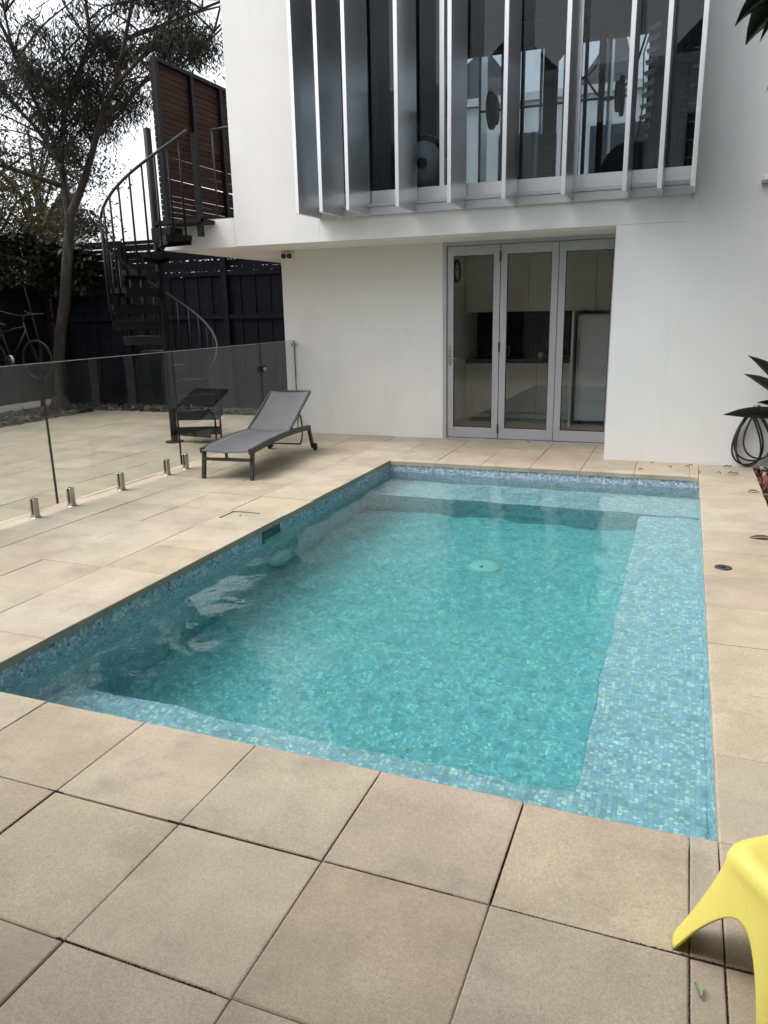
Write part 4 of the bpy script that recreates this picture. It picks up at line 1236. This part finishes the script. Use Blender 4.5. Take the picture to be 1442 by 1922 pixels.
rh = thing('rear_house', 'white gabled house with dark windows seen through the upper window', 'house', (-3.0, 23.0, 0))
BX(-6, 6.5, 0, 6, 0, 7.1).build('wall', M['offwhite'], rh)
BX(-6.1, 6.6, -0.1, 0.0, 7.1, 7.3).build('gutter', M['offwhite'], rh)
rr_ = MB()
for gx_, w_, h_ in ((-3.2, 1.6, 1.4), (0.6, 1.0, 1.6), (2.6, 1.3, 1.2)):
    rr_.add([(gx_ - w_, 0.4, 7.3), (gx_ + w_ * 0.6, 0.4, 7.3), (gx_ + w_ * 0.2, 0.4, 7.3 + h_), (gx_ - w_, 4, 7.3), (gx_ + w_ * 0.6, 4, 7.3), (gx_ + w_ * 0.2, 4, 7.3 + h_)], [(0, 1, 2), (4, 3, 5), (0, 2, 5, 3), (1, 4, 5, 2)])
rr_.build('roof', M['slate'], rh)
for x in (-4.2, -1.6, 0.9, 3.3):
    w = BX(x - 0.75, x + 0.75, -0.04, -0.001, 4.9, 6.3).build('window', M['darkwin'], rh)
    BX(x - 0.8, x + 0.8, -0.08, -0.001, 4.82, 4.899).build('sill', M['offwhite'], w)
# right boundary: unseen paling fence added to occlude the sky, with bed, pot plant, hose
rfn = thing('shading_fence', 'unseen dark timber fence added at the right to shade the house wall', 'fence', (1.9, 0, 0))
y = -4.5
while y < 8.3:
    o = link('paling', pcache2[R_.choice(list(pcache2))], None, rfn, (0.0095 * (1 if len(rfn.children) % 2 else -1), y + 0.07, 0)); o.rotation_euler = (0, 0, math.pi / 2)
    y += 0.142
BX(0.02, 0.07, -4.5, 8.35, 1.5, 1.57).build('rail', M['fence'], rfn)
tag(BX(0.745, 1.85, -3.0, 8.40, -0.08, -0.012).build('garden_bed', M['soil']), kind='structure')
RC = [(0.075, 0.02, 0.012), (0.12, 0.035, 0.02), (0.045, 0.016, 0.012), (0.15, 0.075, 0.05), (0.3, 0.27, 0.24)]
tag(chips('bark_mulch', lambda: (R_.uniform(0.74, 1.5), R_.uniform(4.5, 8.38), R_.uniform(-0.01, 0.012)), 3000, RC, M['redmulch'], 0.055), 'red brown bark chips in the garden bed on the right')
BX(0.727, 0.742, -3.0, 8.40, -0.07, -0.004).build('bed_edging', M['black'])
tag(bpy.data.objects['bed_edging'], kind='structure')

hd = thing('shading_hedge', 'unseen tall dark hedge added to darken the right end of the house wall', 'hedge', (2.6, 2.5, 0))  # stands out of view, added so the white wall darkens to the right
b = MB(); pts = [(R_.uniform(-0.55, 0.6) , R_.uniform(-6, 5.6), R_.uniform(0.3, 1) ** 0.7 * 5.0 + R_.gauss(0, .15)) for k in range(16000)]
leaves(b, pts, 0.17, 0.10, 0.4); b.build('foliage', M['ivy'], hd)
for yy in range(-5, 6, 2): MB().tube([(0, yy, -0.05), (0.05, yy + .1, 2.0), (0, yy, 4.2)], [0.06, 0.045, 0.02], 6).build('stem', M['bark'], hd)
pot = thing('pot_plant', 'strap leaved plant in black pot beside the coiled hose', 'potted plant', (1.02, 8.12, 0))
MB().lathe((0, 0, 0), [(0.0, 0.0), (0.16, 0.0), (0.205, 0.36), (0.21, 0.40), (0.19, 0.40), (0.18, 0.36), (0.0, 0.36)], 28).build('pot', M['black'], pot)
MB().tube([(0, 0, 0.3), (0.01, 0, 0.55), (0.0, 0.01, 0.8)], [0.05, 0.045, 0.03], 8).build('stem', M['bark'], pot)
def strap(p, az, up, L, w, bend, fold=0.25, roll=0.0):
    vs, fs = [], []
    n = 9; d = Vector((math.cos(az), math.sin(az), 0)); s = Vector((-math.sin(az), math.cos(az), 0))
    ang = up; q = Vector(p)
    for i in range(n + 1):
        t = i / n
        ww = w * (math.sin(math.pi * min(1, 0.12 + t * 0.88)) ** 0.6) * (1 - t ** 9)
        nrm = Vector((-d.x * math.sin(ang), -d.y * math.sin(ang), math.cos(ang)))
        s_, n_ = s, nrm
        s = s_ * math.cos(roll) + n_ * math.sin(roll); nrm = n_ * math.cos(roll) - s_ * math.sin(roll)
        for k, f in ((-1, fold), (0, 0), (1, fold)): vs.append(q + s * (k * ww / 2) + nrm * (abs(k) * fold * ww / 2))
        for k, f in ((1, fold), (0, 0), (-1, fold)): vs.append(q + s * (k * ww / 2) + nrm * (abs(k) * fold * ww / 2 - 0.003))
        s = s_
        q = q + (d * math.cos(ang) + Vector((0, 0, math.sin(ang)))) * (L / n)
        ang -= bend / n
    for i in range(n):
        for k in range(6):
            fs.append((i * 6 + k, i * 6 + (k + 1) % 6, (i + 1) * 6 + (k + 1) % 6, (i + 1) * 6 + k))
    return MB().add(vs, fs, True)
for az, up, L_, w, bd, z in ((178, 6, 0.64, 0.15, 0.25, 0.56), (165, 46, 0.60, 0.14, 0.5, 0.62), (186, 60, 0.68, 0.13, 0.6, 0.66), (120, 50, 0.6, 0.08, 0.7, 0.6), (215, 40, 0.5, 0.08, 0.8, 0.55), (250, 35, 0.6, 0.085, 0.7, 0.6), (300, 50, 0.6, 0.08, 0.7, 0.62), (340, 40, 0.6, 0.08, 0.6, 0.6), (30, 55, 0.6, 0.08, 0.5, 0.65), (75, 45, 0.5, 0.08, 0.6, 0.6), (200, 80, 0.5, 0.06, 0.3, 0.75)):
    strap((0, 0, z), rad(az), rad(up), L_, w, bd, 0.25, 0.95).build('leaf', M['strap'], pot)
# hose hung on a hook on the wall
hs = thing('garden_hose', 'black garden hose coiled on the white wall beside the pot plant', 'hose', (0.65, YF, 0.6))
hp = []
for k, (cx, hw, bot, ln) in enumerate(((0.0, 0.16, -0.575, 1), (0.03, 0.19, -0.53, 1), (-0.02, 0.13, -0.585, 1), (0.05, 0.15, -0.50, 1))):
    for i in range(20):
        t = i / 20 * 2 * math.pi
        f = (1 - math.cos(t)) / 2
        hp.append((cx + hw * math.sin(-t) * (0.25 + 0.95 * f ** 0.8) + 0.02 * f * k, -0.035 - 0.012 * k - 0.006 * math.sin(3 * t), -0.02 + (bot + 0.02) * f))
MB().tube(smooth(hp, 2), 0.0095, 7).build('hose_coil', M['hose'], hs)
MB().tube([(0.02, -0.001, 0.0), (0.02, -0.09, 0.0), (0.02, -0.10, 0.035)], 0.012, 8).build('hook', M['steel'], hs)
MB().tube([(0.05, -0.05, 0.02), (0.12, -0.06, -0.02), (0.15, -0.06, -0.08)], 0.018, 8).build('nozzle', M['black'], hs)
wb_ = thing('wall_bracket', 'small white bracket on the upper white wall at the right picture edge', 'bracket', (0.57, YF, 2.70))
BX(-0.03, 0.25, -0.06, -0.001, -0.02, 0.012, ch=0.003).build('arm', M['whitegrey'], wb_)
MB().lathe((0.01, -0.035, 0.012), [(0.022, 0.0), (0.018, 0.045), (0.0, 0.055)], 14).build('cap', M['white'], wb_)

# tall plant whose drooping head reaches into the top right corner
tp = thing('tall_palm', 'dark broad leaved palm hanging into the top right corner', 'palm', (0.97, 6.4, -0.12))
MB().tube(smooth([(0, 0, -0.05), (0.08, 0, 1.2), (0.06, 0, 2.5), (-0.12, 0, 3.9)]), [0.10] * 5 + [0.085] * 4 + [0.07] * 4, 10).build('trunk', M['bark'], tp)
for i, (az, up, L_, w, bd) in enumerate(((178, 35, 0.85, 0.20, 1.5), (190, 10, 0.80, 0.18, 1.2), (165, 55, 0.9, 0.2, 1.7), (200, -15, 0.75, 0.16, 0.9), (172, 5, 0.75, 0.2, 1.3), (120, 40, 0.9, 0.2, 1.5), (240, 40, 0.9, 0.2, 1.5), (300, 45, 0.9, 0.2, 1.5), (20, 45, 0.9, 0.2, 1.5), (70, 45, 0.9, 0.2, 1.4))):
    strap((-0.12, 0, 3.85 - 0.05 * (i % 3)), rad(az), rad(up), L_ * 1.02, w * 1.5, bd, 0.35, 0.6).build('leaf', M['strap'], tp)
for az, up, L_, w in ((182, -30, 0.80, 0.10), (188, -40, 0.85, 0.08), (175, -38, 0.78, 0.09)):
    strap((-0.12, 0, 3.75), rad(az), rad(up), L_, w, 0.9, 0.5).build('dead_leaf', M['deadleaf'], tp)

# ------------------------------------------------------------------ bicycle hanging on the side fence
bk = thing('bicycle', 'grey bicycle hung up beside the gum tree behind the glass fence', 'bicycle', (-10.45, 9.9, 0.62))
def wheel(x, z):
    pts = [(x + 0.31 * math.cos(t), 0, z + 0.31 * math.sin(t)) for t in [2 * math.pi * i / 28 for i in range(29)]]
    w = MB().tube(pts, 0.018, 6, False).build('wheel', M['rubber'], bk)
    s = MB()
    for i in range(14):
        t = 2 * math.pi * i / 14; s.bar((x, 0.01 * (-1) ** i, z), (x + 0.295 * math.cos(t), 0, z + 0.295 * math.sin(t)), 0.003)
    s.build('spokes', M['rail'], w)
    MB().tube([(p[0] * 1.0 - (p[0] - x) * 0.08, 0, z + (p[2] - z) * 0.92) for p in pts], 0.008, 5, False).build('rim', M['black'], w)
wheel(-0.55, 0.31); wheel(0.45, 0.31)
MB().tube([(-0.12, 0, 0.30), (-0.28, 0, 0.85)], 0.016, 8).tube([(-0.12, 0, 0.30), (0.28, 0, 0.78)], 0.018, 8).tube([(-0.26, 0, 0.76), (0.26, 0, 0.85)], 0.016, 8).tube([(-0.55, 0, 0.31), (-0.26, 0, 0.74)], 0.010, 8).tube([(-0.55, 0, 0.31), (-0.12, 0, 0.30)], 0.011, 8).build('frame', M['rail'], bk)
MB().tube([(0.25, 0, 0.92), (0.30, 0, 0.70), (0.45, 0, 0.31)], 0.014, 8).build('fork', M['rail'], bk)
MB().tube([(0.05, -0.25, 1.10), (0.22, -0.20, 1.05), (0.27, -0.05, 1.02), (0.27, 0.05, 1.02), (0.22, 0.2, 1.05), (0.05, 0.25, 1.10)], 0.012, 8).tube([(0.25, 0, 0.92), (0.27, 0, 1.02)], 0.014, 8).tube([(0.22, 0, 1.03), (0.72, 0, 1.05)], 0.010, 6).build('handlebar', M['rail'], bk)
sheet(lambda u, v: (-0.42 + 0.27 * u, (v - 0.5) * (0.16 - 0.11 * u), 0.90 + 0.02 * math.sin(math.pi * u) - 0.06 * (v - 0.5) ** 2), 8, 6, 0.03).build('saddle', M['rubber'], bk)
MB().lathe((-0.12, 0.0, 0.30), [(0.0, -0.03), (0.09, -0.03), (0.09, -0.02), (0.0, -0.02)], 20, 'y').build('crank', M['steel'], bk)

# ------------------------------------------------------------------ fallen leaves
def dry_leaf(px, py, a, l, m_, label, group=None):
    n = 6; vs = []; fs = []
    for i in range(n + 1):
        t = i / n; w = l * 0.2 * math.sin(math.pi * min(0.97, t * 0.94 + 0.03))
        z = 0.006 + 0.012 * math.sin(math.pi * t)
        vs += [(t * l, -w, z + 0.006), (t * l, 0, z), (t * l, w, z + 0.006)]
    N = len(vs); vs += [(x, y, z - 0.001) for x, y, z in vs]
    for i in range(n):
        for k in range(2):
            q = (i * 3 + k, (i + 1) * 3 + k, (i + 1) * 3 + k + 1, i * 3 + k + 1); fs.append(q); fs.append(tuple(N + j for j in q[::-1]))
    o = MB().add(vs, fs, True).build('fallen_leaf', m_, None, (px, py, 0)); o.rotation_euler = (0, 0, a)
    tag(o, label, 'leaf', group)
ORD = 'first second third fourth fifth sixth seventh eighth ninth tenth eleventh twelfth'.split()
for k, (px, py, a, l) in enumerate(sorted(((-0.36, 7.93, 0.3, 0.05), (-0.05, 8.12, 2.0, 0.05), (-0.25, 8.30, 1.1, 0.045), (0.08, 8.2, 0.4, 0.05), (0.15, 8.28, 2.7, 0.04), (0.44, 8.32, 0.2, 0.07), (0.51, 8.34, 1.3, 0.04), (0.47, 7.98, 0.5, 0.06), (0.56, 7.95, 2.2, 0.06), (0.37, 7.97, 0.1, 0.04), (0.2, 7.9, 0.9, 0.035), (-1.75, 9.27, 0.0, 0.05)))):
    dry_leaf(px, py, a, l, M['dryleaf'], 'small dry leaf beside the house wall, %s of these leaves from the left' % ORD[k], 'dry leaves by the house wall')
dry_leaf(0.60, 7.22, 0.1, 0.09, M['dryleaf'], 'single dark leaf midway down the right coping near the garden bed')
dry_leaf(0.52, 5.72, 0.15, 0.15, M['dryleaf'], 'largest curled brown leaf on the right coping beside the drain cover')
dry_leaf(0.135, 1.66, -1.25, 0.045, M['greenleaf'], 'pale green leaf in the paver joint below the yellow stool')

jd = MB()
for x0, x1, y0, wd in ((-1.47, -1.36, 1.747, 0.011), (-1.36, -0.93, 1.745, 0.005), (-1.45, -1.41, 1.238, 0.013), (-1.41, -0.95, 1.237, 0.005), (-0.05, 0.02, 1.745, 0.009), (0.03, 0.36, 1.744, 0.013), (-0.9, -0.5, 1.746, 0.004), (-1.98, -1.91, 1.746, 0.009), (-0.4, 0.0, 1.745, 0.005)):
    n = int((x1 - x0) / 0.0035)
    for k in range(n):
        x = x0 + (x1 - x0) * (k + R_.random()) / n
        r = 0.7 * wd * (0.22 + 0.2 * math.sin(k * 0.07) ** 2 + R_.uniform(0, 0.16))
        jd.lathe((x, y0 + R_.gauss(0, wd * 0.12), -0.004), [(r, 0.0), (r * 0.8, 0.0042), (0.0, 0.0048)], 5)
for x0, y0, y1, wd in ((-0.395, 1.76, 2.2, 0.004), (-0.395, 1.9, 2.0, 0.007), (0.123, 0.9, 1.74, 0.006), (0.207, 1.0, 1.73, 0.005), (-1.941, 1.3, 1.74, 0.005), (-0.909, 1.9, 2.2, 0.004)):
    n = int((y1 - y0) / 0.004)
    for k in range(n):
        r = 0.7 * wd * (0.22 + 0.2 * math.sin(k * 0.07) ** 2 + R_.uniform(0, 0.16))
        jd.lathe((x0 + R_.gauss(0, wd * 0.12), y0 + (y1 - y0) * (k + R_.random()) / n, -0.004), [(r, 0.0), (r * 0.8, 0.0045), (0.0, 0.006)], 5)
tag(jd.build('joint_debris', M['debris']), 'black soil and debris packed in the joints of the near pavers', kind='stuff')
